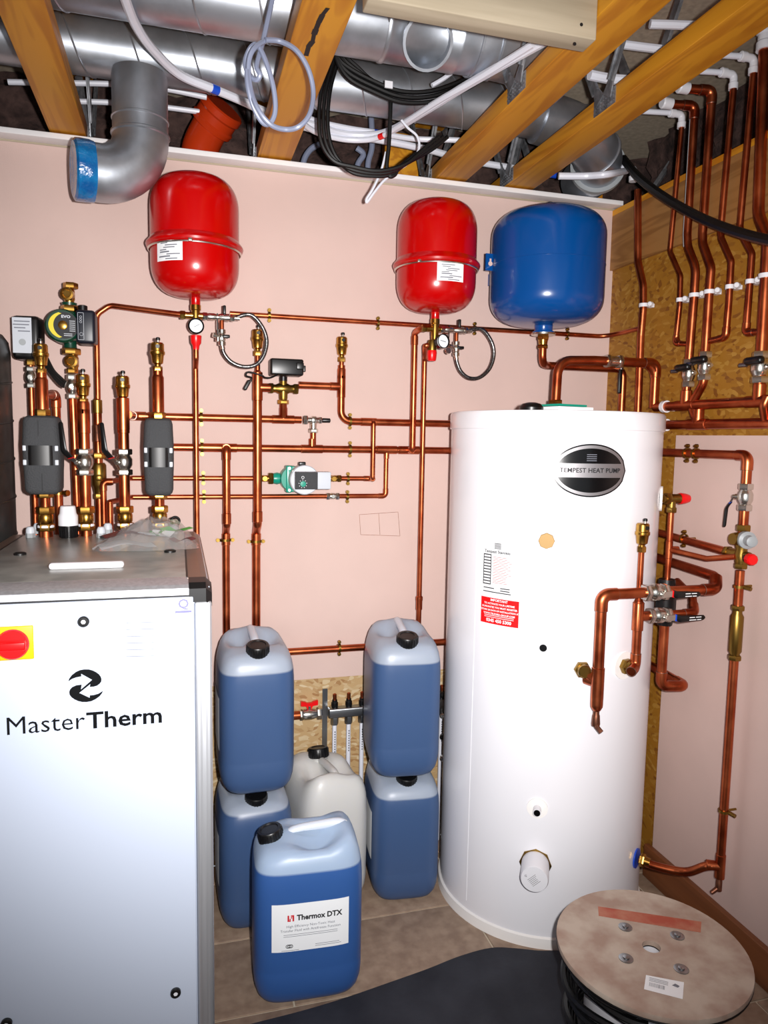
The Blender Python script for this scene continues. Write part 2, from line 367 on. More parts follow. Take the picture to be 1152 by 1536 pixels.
# ================================================================== joists: timber chords with pressed metal webs
JZ = 2.362
def joist(x0, x1, label, nodes, crack=False):
    t = thing('web_joist', label, 'joist', ((x0+x1)/2, 1.0, JZ), group='timber joists overhead')
    obj('bottom_chord', G().box(((x0+x1)/2, 0.945, JZ+.0235), (x1-x0, 3.43, .047), bev=.002), 'timber_orange', t)
    obj('top_chord', G().box(((x0+x1)/2, 0.945, JZ+.305-.0235), (x1-x0, 3.43, .047), bev=.002), 'timber_orange', t)
    for y in nodes:
        for x, s in ((x0, -1), (x1, 1)):
            gg = G()
            for dy in (-.17, .17):
                a = V((x+s*.004, y+dy*.10, JZ+.03)); b = V((x+s*.004, y+dy, JZ+.285)); d = b-a; e = V((0, -d.z, d.y)).normalized()*(.016 if dy > 0 else .016)
                m1 = a+d*.12
                for q, q2, e1, e2 in ((a, m1, 1.3, .75), (m1, b-d*.12, .75, .75), (b-d*.12, b, .75, 1.3)):
                    gg.add([q-e*e1, q+e*e1, q2+e*e2, q2-e*e2, q-e*e1+EX*s*.004, q+e*e1+EX*s*.004, q2+e*e2+EX*s*.004, q2-e*e2+EX*s*.004],
                           [(0, 1, 2, 3), (4, 5, 6, 7), (0, 1, 5, 4), (1, 2, 6, 5), (2, 3, 7, 6), (3, 0, 4, 7)])
                for q in (-1, 1): gg.tube([m1+e*.75*q+EX*s*.006, b-d*.12+e*.75*q+EX*s*.006], .0035, n=6)
            wbo = obj('web', gg, 'galv_web', t)
            gp = G().box((x+s*.0015, y, JZ+.0225), (.003, .10, .041))
            for i in range(8):
                for j in range(4): gp.box((x+s*.004, y-.044+i*.0125, JZ+.008+j*.0095), (.003, .007, .003))
            obj('nail_plate', gp, 'galv_web', wbo)
    if crack:
        pass
    return t
joist(-.353, -.253, 'orange timber joist beside the taped duct elbow', (.5, 1.1, 2.50))
J2 = joist(.249, .355, 'split orange timber joist behind the coil of grey cable', (.45, 1.05, 2.50))
joist(.842, .951, 'orange timber joist that the pale noggin butts against', (.35, .95, atX(775, 148, .842).y, 2.50))
joist(1.098, 1.203, 'orange timber joist above the blue vessel, beside the corner duct', (.6, 1.2, atX(907, 168, 1.098).y, 2.40))
# drying split in the second joist
cr = [(492, 12), (484, 22), (478, 34), (474, 44), (471, 52), (469, 62), (463, 70), (459, 84)]
gg = G()
for (a, b), (c, d) in zip(cr[:-1], cr[1:]):
    p, q = atZ(a, b, JZ-.0006), atZ(c, d, JZ-.0006); wd = .0035+.0035*random.random()
    gg.add([p-EX*wd, p+EX*wd, q+EX*wd, q-EX*wd], [(0, 1, 2, 3)])
obj('drying_split', gg, 'ink', J2)
# pale noggin between the joists
nt_ = thing('noggin', 'pale rough sawn timber noggin between two orange joists', 'timber', (.6, 1.45, 2.316))
gb = G().box((.598, 1.447, 2.358), (.486, .052, .086), bev=.003); obj('batten', gb, 'timber_pale', nt_)
gs = G()
for px, py in ((872, 37), (862, 66)):
    p = atY(px, py, 1.4205); gs.lathe(p, (0, -1, 0), [(0, .0035), (.001, .0035)], 10)
obj('nail', gs, 'ink', nt_)

# ================================================================== ducts
def duct(name, a, b, r, label, pitch=.155, ph=0.0, seamr=.0028, mt='galv'):
    a = V(a); b = V(b); t = thing(name, label, 'duct', (a+b)/2); d = b-a; L_ = d.length; u, w_, ax = frame(d)
    obj('pipe_shell', G().lathe(a, d, [(0, r), (L_, r)], 40), mt, t)
    n = int(L_/pitch*28); obj('spiral_seam', G().tube([a+ax*(L_*i/n)+(u*math.cos(ph+2*math.pi*L_*i/n/pitch)+w_*math.sin(ph+2*math.pi*L_*i/n/pitch))*r for i in range(n+1)], seamr, n=6), mt, t)
    return t
DL = V((0, 2.225, 2.527)); DU = V((0, 1.875, 2.529))
d1 = duct('spiral_duct', (-1.58, DL.y, DL.z), (1.12, DL.y, DL.z), .072, 'silver spiral duct with a drop to the taped elbow')
for (px, py) in ((92, 60), (322, 110)):
    p = atY(px, py, DL.y); obj('joint_band', G().lathe((p.x-.006, DL.y, DL.z), EX, [(0, .0745), (.012, .0745)], 40), 'galv', d1)
d2 = duct('spiral_duct', (-1.58, DU.y, DU.z), (.50, DU.y, DU.z), .088, 'larger silver spiral duct in front of the taped elbow duct', ph=1.0)
# taped elbow hanging from the lower duct
et = thing('duct_elbow', 'grey metal duct elbow with its open end sealed in blue film', 'duct', (-.1, 2.2, 2.16))
ex, ey, er = -.092, 2.215, .075
zc = 2.31; Rb = .108
obj('saddle_collar', G().lathe((ex, ey, 2.31), EZ, [(0, er*.985), (.16, er*.985)], 40), 'galv', et)
obj('crimp_ring', G().lathe((ex, ey, 2.303), EZ, [(0, er), (.003, er*1.05), (.008, er*1.05), (.011, er)], 40), 'galv', et)
obj('crimp_ring', G().lathe((ex, ey, 2.345), EZ, [(0, er*.99), (.002, er*1.02), (.005, er*1.02), (.007, er*.99)], 40), 'galv', et)
dirl = V((-.97, -.25, -.03)).normalized()
arc = [V((ex, ey, 2.312))]
for i in range(13):
    q = math.pi/2*i/12; arc.append(V((ex, ey, 2.30-.0)) + dirl*(Rb*(1-math.cos(q))) - EZ*(Rb*math.sin(q)))
arc.append(arc[-1]+dirl*.03)
obj('bend', G().tube(arc, er, n=40), 'galv', et)
e0 = arc[-1]-dirl*.012
gf = G(); n = 40; u, w_, a = frame(dirl); rings = []
for t, rr in ((0, er*1.035), (.012, er*1.06), (.035, er*1.05), (.045, er*1.04), (.05, er*.94), (.046, er*.5), (.044, .002)):
    rings.append([e0+a*t+(u*math.cos(2*math.pi*k/n)+w_*math.sin(2*math.pi*k/n))*rr*(1+.012*math.sin(k*5.3+t*90)) for k in range(n)])
obj('sealing_film', gf.loft(rings), 'blue_film', et)
# silver tee and bend near the batten (upper duct branch)
tt = thing('duct_tee', 'silver tee and short bend of duct above the coil of black cable', 'duct', (.75, 1.9, 2.46))
obj('tee_body', G().lathe((.50, DU.y, DU.z), EX, [(0, .0885), (.004, .091), (.012, .091), (.016, .0885), (.19, .0885), (.194, .091), (.20, .091)], 40), 'galv', tt)
obj('branch_collar', G().lathe((.60, DU.y, DU.z-.02), V((0, -.75, -.5)), [(0, .06), (.085, .06), (.087, .064), (.095, .064), (.095, .057), (.02, .057), (.02, .001)], 32), 'galv', tt)
bp_ = [V((.70, DU.y, DU.z)), V((.79, DU.y, DU.z)), V((.90, DU.y+.02, DU.z)), V((.98, DU.y+.10, DU.z))]
obj('bend', G().tube(smooth_path(bp_, 6), .088, n=36), 'galv', tt)
for q in (.745, .80): obj('rib', G().lathe((q, DU.y, DU.z), EX, [(0, .0885), (.002, .092), (.006, .092), (.008, .0885)], 36), 'galv', tt)
# silver elbow at the right, seen between joist and right wall
c = atY(925, 235, 2.34)
rt_ = thing('duct_elbow', 'large silver duct elbow near the corner above the blue tank', 'duct', (c.x, 2.34, c.z-.1))
pp = [V((1.12, 2.225, 2.518)), V((1.25, 2.23, 2.498)), V((1.36, 2.27, 2.455)), V((1.42, 2.36, 2.437)), V((1.44, 2.50, 2.437))]
obj('bend', G().tube(smooth_path(pp, 6), .078, n=36), 'galv', rt_)
for i, q in ((0, pp[1]), (1, pp[2])):
    d = (pp[2]-pp[0]) if i == 0 else (pp[3]-pp[1]); obj('seam_ring', G().lathe(q, d, [(0, .0785), (.003, .083), (.009, .083), (.012, .0785)], 36), 'galv', rt_)
obj('flange_ring', G().lathe((1.41, 2.335, 2.441), V((.45, 1, -.12)), [(0, .079), (0, .094), (.018, .094), (.018, .079)], 40, False), 'grey_plastic', rt_)
# hanging strap
obj('strap', G().tube([atY(845, 168, 2.2), atY(843, 200, 2.2), atY(842, 215, 2.2)], .006, n=6), 'galv_web', d1)
# orange drainage bend behind the wall head
so = thing('drain_pipe', 'orange plastic drain bend behind the wall trim under the silver duct', 'pipe', atY(305, 235, 2.53))
pb = [atY(298, 262, 2.53), atY(300, 225, 2.53), atY(316, 190, 2.53), atY(330, 168, 2.50)]
obj('bend', G().tube(smooth_path(pb, 6), .057, n=32), 'orange_pvc', so)
d = (pb[3]-pb[2]).normalized(); q = pb[2]
obj('socket', G().lathe(q-d*.004, d, [(0, .058), (.006, .069), (.02, .071), (.026, .066), (.05, .066), (.056, .071), (.075, .071), (.08, .066)], 32), 'orange_pvc', so)

# ---------------------------------------------------------------- plastic water pipes, cables
def lv(pts, z): return [atZ(a, b, z) for a, b in pts]
def hose(name, pts, r, m, label, cat='pipe', bands=(), seg=8, group=None, n=10):
    path = smooth_path(pts, seg); mid = path[len(path)//2]
    t = thing(name, label, cat, mid, group=group); obj('pipe_wall' if cat == 'pipe' else 'sheath', G().tube(path, r, n=n), m, t)
    for i, bm_ in bands:
        p = V(pts[i]); j = min(range(len(path)), key=lambda k: (path[k]-p).length); d = path[min(j+1, len(path)-1)]-path[j-1]; d.normalize()
        obj('marker_band', G().lathe(p-d*.011, d, [(0, r*1.06), (.022, r*1.06)], 14), bm_, t)
    return t
hose('water_pipe', lv([(176, -40), (190, 5), (205, 40), (230, 75), (270, 112), (322, 134), (360, 150), (405, 170), (470, 188), (515, 201), (556, 203)], 2.432) + lv([(590, 194), (640, 165), (700, 128), (770, 88), (835, 52)], 2.43), .0115, 'hose_white', 'thick white plastic pipe with blue tape sweeping below the ducts', bands=((5, 'blue_plastic'),))
hose('water_pipe', lv([(440, 172), (470, 196), (510, 208), (545, 210), (573, 204), (610, 182), (660, 150), (720, 116), (800, 66)], 2.415), .0085, 'hose_white', 'thin white plastic pipe with red tape beside the black cable coil', bands=((4, 'red_plastic'),))
hose('water_pipe', lv([(430, 160), (470, 180), (520, 192), (566, 199), (620, 208), (680, 210), (720, 212)], 2.45), .0085, 'hose_white', 'white plastic pipe with blue tape crossing behind the black cable coil', bands=((3, 'blue_plastic'),))
hose('water_pipe', lv([(440, 186), (500, 200), (570, 210), (640, 224), (700, 240), (770, 252), (830, 262)], 2.44), .011, 'hose_white', 'white plastic pipe passing behind two joists toward the corner duct', bands=((6, 'blue_plastic'),))
for i, (pts, z, lab) in enumerate([
    ([(12, 123), (60, 124), (170, 126), (240, 132), (310, 146)], 2.50, 'white plastic pipe running behind the duct drop, the one higher up'),
    ([(110, 152), (170, 154), (240, 160), (330, 172)], 2.47, 'white plastic pipe running behind the duct drop, nearer the trim')]):
    hose('water_pipe', [atY(a, b, 2.42+.06*i) for a, b in pts], .008, 'hose_white', lab)
hose('water_pipe', lv([(975, 36), (1010, 37), (1060, 39)], 2.52), .0105, 'hose_white', 'topmost short white pipe crossing between the close pair of joists')
hose('water_pipe', lv([(930, 66), (960, 70), (1010, 76)], 2.50), .0105, 'hose_white', 'short white pipe crossing just under another near the ceiling webs')
hose('water_pipe', lv([(884, 112), (915, 118), (945, 121), (980, 128)], 2.46), .013, 'hose_white', 'white pipe with blue tape between the joists by a metal web', bands=((2, 'blue_plastic'),))
hose('water_pipe', lv([(838, 264), (880, 264), (915, 261)], 2.346)+[atX(940, 256, 1.49)], .011, 'hose_white', 'white pipe ending in an elbow over the copper riser in the corner')
# grey cable coil hanging from joist
yg = 1.66
c1 = [(412, -20), (405, 15), (396, 55), (391, 75), (385, 100), (390, 112), (384, 120), (372, 110), (368, 92), (376, 72), (386, 68), (398, 90), (410, 130), (413, 165), (406, 184), (394, 184), (380, 160), (372, 130), (370, 105)]
c2 = [(398, 60), (420, 62), (445, 76), (463, 105), (470, 140), (464, 172), (448, 190), (428, 194), (405, 186), (385, 160), (375, 128), (373, 95), (380, 74), (396, 62)]
gt_ = thing('cable_coil', 'loose coil of grey cable hanging below the split joist', 'cable', atY(410, 190, yg))
obj('cable', G().tube(smooth_path([atY(a, b, yg+.012*math.sin(i)) for i, (a, b) in enumerate(c1)], 6), .0055, n=8), 'cable_grey', gt_)
obj('cable', G().tube(smooth_path([atY(a, b, yg-.01+.008*math.sin(i*2)) for i, (a, b) in enumerate(c2)], 6), .0055, n=8), 'cable_grey', gt_)
# black coil
bc = thing('cable_coil', 'thick bundle of black cable sagging between the joists', 'cable', atY(620, 150, 1.99))
for i in range(9):
    dx = (i % 3-1)*7; dy = (i//3)*8-6
    pts = [(505+dx, 50), (512+dx, 85+dy*.3), (530+dx, 108+dy), (560, 128+dy), (600, 143+dy), (645, 143+dy), (690, 128+dy), (730, 104+dy), (765+dx, 78+dy), (800+dx, 52+dy)]
    obj('cable', G().tube(smooth_path([atY(a, b, 2.03+.018*((i*7) % 3)) for a, b in pts], 5), .0062, n=7), 'black_rubber', bc)
obj('tape_tag', G().box(atY(583, 127, 2.015), (.022, .004, .018)), 'white_plastic', bc)
b2 = thing('cable_loop', 'loops of black cable drooping in front of the wall trim', 'cable', atY(560, 262, 2.1))
for i in range(3):
    dx = (i-1)*6.5
    pts = [(512+dx, 60), (498+dx, 100), (488+dx, 140), (485+dx, 185), (490+dx, 218), (505+dx*.6, 242), (530, 255+dx*.7), (560, 260+dx*.6), (585, 258+dx*.6), (610, 245), (640+dx, 225), (665+dx, 205)]
    obj('cable', G().tube(smooth_path([atY(a, b, 2.075+.012*i) for a, b in pts], 5), .0058, n=7), 'black_rubber', b2)
obj('cable', G().tube(smooth_path([atY(a, b, 2.1) for a, b in [(586, 148), (585, 180), (583, 220), (580, 250), (584, 264), (592, 262), (600, 250), (625, 230)]], 6), .0062, n=7), 'black_rubber', b2)
hose('white_cable', [atY(a, b, 2.12) for a, b in [(602, 180), (612, 192), (626, 205), (628, 225), (612, 245), (590, 260), (575, 272), (562, 288), (551, 303), (550, 298), (560, 282), (572, 255), (579, 228)]], .0035, 'hose_white', 'thin white cable looping down over the wall trim', 'cable', seg=6, n=7)
hose('white_cable', [atY(a, b, 2.01) for a, b in [(648, 128), (665, 118), (680, 107), (694, 97)]], .006, 'hose_white', 'cut end of white cable lying across the black cable coil', 'cable', n=8)
for i, (pts, lab) in enumerate([([(455, 245), (465, 225), (480, 216)], 'short grey conduit rising behind the wall trim beside the split joist'), ([(552, 247), (558, 220), (557, 175)], 'grey conduit standing behind the black cable loops'), ([(536, 250), (545, 232), (535, 222)], 'curved grey conduit stub behind the wall trim')]):
    hose('conduit', [V((atY(pts[0][0], pts[0][1], 2.6).x, 2.6, 2.3415))]+[atY(a, b, 2.6) for a, b in pts], .010, 'cable_grey', lab)
# dark vertical web struts seen behind
for px0, py0, px1, py1, lab in ((118, 115, 130, 200, 'metal strut standing beside the joist next to the taped elbow'), (683, 180, 665, 240, 'metal strut behind the hanging white cable'), (782, 205, 768, 262, 'metal strut behind the close pair of joists above the blue vessel'), (1012, 235, 985, 275, 'metal strut by the post at the corner')):
    a, b = atY(px0, py0, 2.5), atY(px1, py1, 2.5); b = a+(b-a)*((2.3415-a.z)/(b.z-a.z)); single('web_strut', G().tube([a, b], .011, n=4), 'galv_web', lab, 'strut')
# heavy black hose on the right
hose('black_hose', [atX(935, 238, 1.47), atX(960, 268, 1.46), atX(1000, 298, 1.45), atX(1050, 326, 1.44), atX(1100, 346, 1.43), atX(1152, 360, 1.42), atX(1230, 372, 1.40)], .0135, 'black_rubber', 'thick black hose sagging across the copper risers', 'hose')
# ================================================================== heat pump cabinet
HX0, HX1, HY0, HY1, HZ = -.47, .060, 1.462, 2.27, 1.20
hp = thing('heat_pump', 'white heat pump cabinet with aluminium frame and a company logo', 'heat pump', ((HX0+HX1)/2, (HY0+HY1)/2, 0))
fr = .046
obj('body', G().beam((HX0+.004, HY0+.012, .02), (HX1-.004, HY1-.002, HZ-.012)), 'hp_panel', hp)
for x in (HX0, HX1-.034):
    post = obj('frame_post', G().box((x+.017, HY0+.017, .59), (.034, .034, 1.14), bev=.006), 'aluminium', hp)
    gg = G()
    for k in (.010, .021): gg.beam((x+k, HY0-.0012, .03), (x+k+.004, HY0+.002, 1.125))
    obj('groove_rib', gg, 'aluminium', post)
obj('side_panel', G().box((HX1-.004, (HY0+HY1)/2+.02, .58), (.006, HY1-HY0-.06, 1.12), bev=.001), 'aluminium', hp)
# front top rail with a sloped shoulder
def railx(x0, x1, m, name, y0=HY0, sgn=1):
    prof = [(y0, HZ-.026), (y0, HZ-.012), (y0+sgn*.008, HZ-.007), (y0+sgn*.010, HZ-.006), (y0+sgn*.050, HZ), (y0+sgn*.060, HZ), (y0+sgn*.060, HZ-.026)]
    return obj(name, G().loft([[V((x, a, b)) for a, b in prof] for x in (x0, x1)]), m, hp, sharp=20)
railx(HX0+.04, HX1-.044, 'aluminium', 'top_rail')
railx(HX0+.04, HX1-.044, 'aluminium', 'top_rail', HY1, -1)
def raily(x, sgn, m):
    prof = [(x, HZ-.040), (x, HZ-.018), (x-sgn*.016, HZ-.002), (x-sgn*.02, HZ), (x-sgn*.046, HZ), (x-sgn*.046, HZ-.040)]
    return obj('side_rail', G().loft([[V((a, y, b)) for a, b in prof] for y in (HY0+.045, HY1-.03)]), m, hp, sharp=20)
raily(HX1, 1, 'bronze_alu'); raily(HX0, -1, 'bronze_alu')
for x, s in ((HX1, 1), (HX0, -1)):
    poly = [(0, 0), (0, -.042), (.012, -.054), (.034, -.054), (.046, -.03), (.046, .0)]
    x0, x1 = (x-.044, x+.001) if s > 0 else (x-.001, x+.044)
    prof = [(HY0-.002, HZ-.040), (HY0-.002, HZ-.013), (HY0+.012, HZ-.003), (HY0+.046, HZ+.0012), (HY0+.048, HZ-.040)]
    in_ = .012
    rings = [[V((x0, a, b)) for a, b in prof], [V((x1-in_ if s > 0 else x0+in_, a, b)) for a, b in prof], [V((x1, a+(.012 if a < HY0+.04 else 0), b-(.012 if b > HZ-.05 else 0))) for a, b in prof]]
    if s < 0: rings = [[V((x1, a, b)) for a, b in prof], [V((x0+in_, a, b)) for a, b in prof], [V((x0, a+(.012 if a < HY0+.04 else 0), b-(.012 if b > HZ-.05 else 0))) for a, b in prof]]
    obj('corner_cap', G().loft(rings), 'black_plastic', hp, sharp=20)
obj('top_panel', G().box(((HX0+HX1)/2, (HY0+HY1)/2+.003, HZ-.006), (HX1-HX0-.094, HY1-HY0-.115, .012), bev=.002), 'top_steel', hp)
obj('top_seal', G().box((HX1-.0465, (HY0+HY1)/2, HZ-.004), (.004, HY1-HY0-.10, .0095)), 'black_rubber', hp)
obj('top_seal', G().box((HX0+.0465, (HY0+HY1)/2, HZ-.004), (.004, HY1-HY0-.10, .0095)), 'black_rubber', hp)
pull = obj('lid_pull', G().box((atZ(133, 849, HZ).x, 1.655, HZ+.007), (.150, .022, .014), bev=.006), 'white_plastic', hp)
gg = G()
for px, py in ((30, 832), (255, 828)):
    p = atZ(px, py, HZ); gg.lathe(p, EZ, [(0, .014), (.004, .014), (.006, .010), (.0062, .001)], 20)
obj('blanking_plug', gg, 'black_rubber', hp)
# door
DZ = HZ-.026
door = obj('door', G().box(((HX0+HX1)/2-.0, HY0+.003, DZ/2+.01), (HX1-HX0-.072, .014, DZ-.026), bev=.002), 'hp_panel', hp)
obj('door_gap', G().box(((HX0+HX1)/2, HY0+.006, HZ-.0275), (HX1-HX0-.07, .012, .004)), 'ink', hp)
FY = HY0-.0042
def hpf(px, py, off=0.0): return atY(px, py, FY-off)
def lock(px, py, r):
    p = hpf(px, py); a = obj('lock', G().lathe(p, (0, -1, 0), [(0, r), (.005, r), (.007, r*.86), (.0072, r*.44), (.005, r*.42)], 28, False), 'black_plastic', door)
    obj('lock_core', G().lathe(p, (0, -1, 0), [(0, r*.62), (.0045, r*.62)], 20), 'chrome', a) if False else None
    g3 = G().lathe(p+V((0, -.0042, 0)), (0, -1, 0), [(0, r*.45), (.0022, r*.42)], 6); o3 = obj('lock_core', g3, 'white_plastic', hp)
    g4 = G().lathe(p+V((0, -.0055, 0)), (0, -1, 0), [(0, r*.16), (.0006, r*.16)], 8); obj('key_slot', g4, 'ink', hp)
lock(125.5, 932, .0105); lock(263.5, 1488, .0105); lock(10, 1534, .0105)
# red and yellow isolator
yp = hpf(22, 961); yb = hpf(-30, 961)
sc = (hpf(49, 960).x-hpf(22, 960).x)
cx = hpf(21, 964); sw = G().box(V((cx.x, FY-.003, cx.z)), (.068, .006, .064), bev=.002)
swo = obj('isolator_plate', sw, 'yellow_plastic', hp)
obj('isolator_knob', G().lathe((cx.x, FY-.006, cx.z), (0, -1, 0), [(0, .027), (.006, .0285), (.008, .0285), (.012, .026), (.0125, .001)], 32), 'red_plastic', hp)
obj('isolator_grip', G().box((cx.x, FY-.024, cx.z), (.05, .014, .016), bev=.003), 'red_plastic', hp)
# louvre slots, their shade drawn as thin grey strips
gg = []
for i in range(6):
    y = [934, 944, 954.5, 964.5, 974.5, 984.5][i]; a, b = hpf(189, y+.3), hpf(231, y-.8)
    o3 = G().tube([a, b], .0007, n=6); obj('louvre_shade', o3, 'ink_grey', hp)
# certificate sticker with Q
q0, q1 = hpf(263, 927), hpf(287.5, 896)
fnq = plane_fn(V((q0.x, FY-.0006, q0.z)), EX, EZ); qw, qh = q1.x-q0.x, q1.z-q0.z
st = obj('certificate_sticker', rect(G(), lambda a, b: fnq(a, b), 0, 0, qw, qh), 'paper', hp)
gg = G(); t_ = .0008
for a, b, c_, d_ in ((0, 0, qw, t_), (0, qh-t_, qw, qh), (0, 0, t_, qh), (qw-t_, 0, qw, qh)): rect(gg, lambda x, y: fnq(x, y, .0003), a, b, c_, d_)
rect(gg, lambda x, y: fnq(x, y, .0003), t_, qh*.24, qw-t_, qh*.36)
text(gg, 'Q', .026, lambda x, y: fnq(x, y, .0003), .0006, x=qw*.5, y=qh*.68)
obj('sticker_print', gg, 'ink_blue', hp)
# logo
LP = [(358, 495), (364, 479), (376, 463), (398, 446), (418, 437), (440, 433), (465, 433), (485, 438), (503, 447), (518, 458), (528, 471), (532, 485), (530, 497), (522, 508), (508, 518), (490, 523), (470, 524), (474, 509), (415, 556), (470, 582), (471, 569), (492, 567), (516, 560), (540, 545), (534, 558), (522, 573), (500, 589), (478, 599), (455, 603), (432, 603), (410, 598), (390, 589), (375, 578), (365, 565), (363, 550), (367, 538), (378, 526), (400, 516), (428, 513), (424, 538), (483, 487), (425, 455), (426, 469), (400, 474), (378, 482)]
poly3 = [hpf(a/3.4909, 880+b/3.492, .0004) for a, b in LP]
gl = G(); base = poly3; n = len(base); gl.add(base+[p+V((0, -.0012, 0)) for p in base], [tuple(range(n)), tuple(range(n, 2*n))]+[(i, (i+1) % n, (i+1) % n+n, i+n) for i in range(n)])
obj('emblem', gl, 'gloss_black', hp)
def hptext(body, pxl, pxr, pyb_l, pyb_r, cap, bold, name, spacing=1.0):
    a, b = hpf(pxl, pyb_l, .0004), hpf(pxr, pyb_r, .0004)
    vs, fs = text_polys(body, 1.0, bold, 'LEFT', spacing); x0 = min(v[0] for v in vs); x1 = max(v[0] for v in vs); y0 = min(v[1] for v in vs); y1 = max(v[1] for v in vs)
    gg = G(); z0 = (a.z+b.z)/2
    top = [V((a.x+(b.x-a.x)*(v[0]-x0)/(x1-x0), FY-.0018, z0+cap*(v[1]-y0)/(y1-y0))) for v in vs]
    gg.add(top, fs); obj(name, gg, 'gloss_black', hp)
capz = hpf(60, 1074).z-hpf(60, 1100).z
hptext('Master', 11, 128, 1102, 1093, capz, -.004, 'lettering')
hptext('Therm', 130, 243, 1092.5, 1085, capz*.98, .018, 'lettering')
for x in (HX0+.04, HX1-.04):
    for y in (HY0+.06, HY1-.06): obj('foot', G().lathe((x, y, 0), EZ, [(0, .022), (.012, .022), (.012, .01), (.022, .01)], 16), 'black_rubber', hp)

# ---------------- plastic bag of leaflets on the cabinet
bgc = atZ(210, 822, HZ)
bag = thing('parts_bag', 'clear plastic bag of printed leaflets lying on the heat pump', 'bag', V((bgc.x, bgc.y, HZ+.001)))
B0 = V((bgc.x+.015, bgc.y+.02, HZ+.001))
def blob(nx, ny, lx, ly, h, seed, z0=.0):
    rnd = random.Random(seed); vs = []; fs = []
    for side in (1, 0):
        for i in range(nx+1):
            for j in range(ny+1):
                a = i/nx*2-1; b = j/ny*2-1; e = max(0, (1-a**4)*(1-b**4)); jit = rnd.uniform(-.15, .15)*e
                vs.append(B0+V((a*lx/2+.004*math.sin(b*7), b*ly/2*(1-.25*abs(a)), z0+(h*e*(.75+.35*math.sin(a*2.4+.8)+jit) if side else 0.0))))
    o_ = (nx+1)*(ny+1)
    for s in (0, 1):
        for i in range(nx):
            for j in range(ny): q = s*o_+i*(ny+1)+j; fs.append((q, q+1, q+ny+2, q+ny+1))
    return G().add(vs, fs)
obj('bag_skin', blob(18, 9, .255, .165, .066, 3), 'bag_film', bag, sharp=25)
def leaf(cx, cy, lx, ly, z, rz, m, nm):
    M = Matrix.Rotation(rz, 3, 'Z'); gg = G(); vs = []
    for i in range(7):
        for j in (0, 1): a = i/6-.5; vs.append(B0+M @ V((a*lx, (j-.5)*ly, 0))+V((cx, cy, z+.006*math.sin(i*1.1+cx*30))))
    fs = [(2*i, 2*i+2, 2*i+3, 2*i+1) for i in range(6)]; o = len(vs); vs += [v+V((0, 0, .0008)) for v in vs]; fs += [tuple(k+o for k in f) for f in fs]
    obj(nm, gg.add(vs, fs), m, bag)
leaf(-.045, -.035, .13, .075, .012, .22, 'paper', 'leaflet'); leaf(-.04, .012, .13, .06, .032, .25, 'print_dark_red', 'leaflet'); leaf(.025, -.02, .06, .07, .034, .9, 'paper', 'leaflet')
leaf(.025, -.048, .03, .025, .040, .2, 'print_green', 'leaflet'); leaf(.075, .01, .07, .05, .040, -.5, 'print_green', 'leaflet'); leaf(.09, -.045, .06, .03, .022, -.4, 'print_dark_red', 'leaflet')

# ---------------- grey cable glands and black and white pipe coupling on top
def gland(px, py, label):
    p = atZ(px, py, HZ); t = thing('cable_gland', label, 'gland', p)
    obj('gland_body', G().lathe(p, EZ, [(0, .013), (.012, .013)], 6), 'grey_plastic', t); obj('gland_cap', G().lathe(p+EZ*.012, EZ, [(0, .012), (.01, .012), (.017, .0085), (.018, .006)], 14), 'pale_grey', t); return t
gland(46, 806, 'grey cable gland beside the riser with the wide flow block'); gland(57, 800, 'grey cable gland set back behind another gland by the wide flow block')
gland(152, 806, 'grey cable gland just behind the pointed end of the leaflet bag'); gland(162, 800, 'grey cable gland between the leaflet bag and the copper risers')
gl5 = gland(262, 800, 'grey cable gland with a black ring by the leaflet bag')
p = atZ(262, 800, HZ); obj('rubber_ring', G().torus(p+V((.002, 0, .036)), V((.3, -1, .25)), .012, .004, 24, 8), 'black_rubber', gl5)
p = atZ(103, 806, HZ); cpl = thing('pipe_coupling', 'white and black plastic pipe coupling standing on the heat pump', 'coupling', p)
gk = G().lathe(p, EZ, [(0, .0215), (.030, .0235), (.034, .0235)], 28); obj('grip_nut', gk, 'black_plastic', cpl)
gr_ = G()
for k in range(16): a = 2*math.pi*k/16; gr_.tube([p+V((math.cos(a)*.0225, math.sin(a)*.0225, .002)), p+V((math.cos(a)*.024, math.sin(a)*.024, .032))], .002, n=5)
obj('grip_rib', gr_, 'black_plastic', cpl)
obj('collar', G().lathe(p+EZ*.034, EZ, [(0, .0255), (.026, .0255), (.034, .0215), (.036, .0215), (.052, .0195), (.054, .017)], 28), 'white_plastic', cpl)

# ---------------- dark spiral cylinder at the left, on a white topped stand
sd = thing('side_stand', 'plain white boxed stand beside the heat pump under the dark duct section', 'stand', (-.745, 2.13, 0))
obj('stand_body', G().box((-.745, 2.13, .575), (.50, .60, 1.15), bev=.004), 'hp_panel', sd); obj('stand_top', G().box((-.745, 2.13, 1.161), (.52, .62, .02), bev=.003), 'white_plastic', sd)
xr = atY(24, 650, 2.27).x; R_ = .155; cc = V((xr-R_-.012, 2.285, 1.172))
dd = thing('spiral_silencer', 'dark grey spiral metal cylinder standing beside the heat pump', 'duct', cc)
hh = atY(5, 492, 2.22).z-1.172
obj('shell', G().lathe(cc, EZ, [(0, R_*.98), (.008, R_), (hh-.06, R_), (hh-.03, R_*.97), (hh-.01, R_*.88), (hh, R_*.7)], 48), 'dark_duct', dd)
n = 240; obj('spiral_seam', G().tube([cc+V((math.cos(i*.12)*R_, math.sin(i*.12)*R_, .02+(hh-.1)*i/n)) for i in range(n+1)], .0028, n=6), 'dark_duct', dd)

mat('brass_plug', (.62, .49, .28), .5, .25)
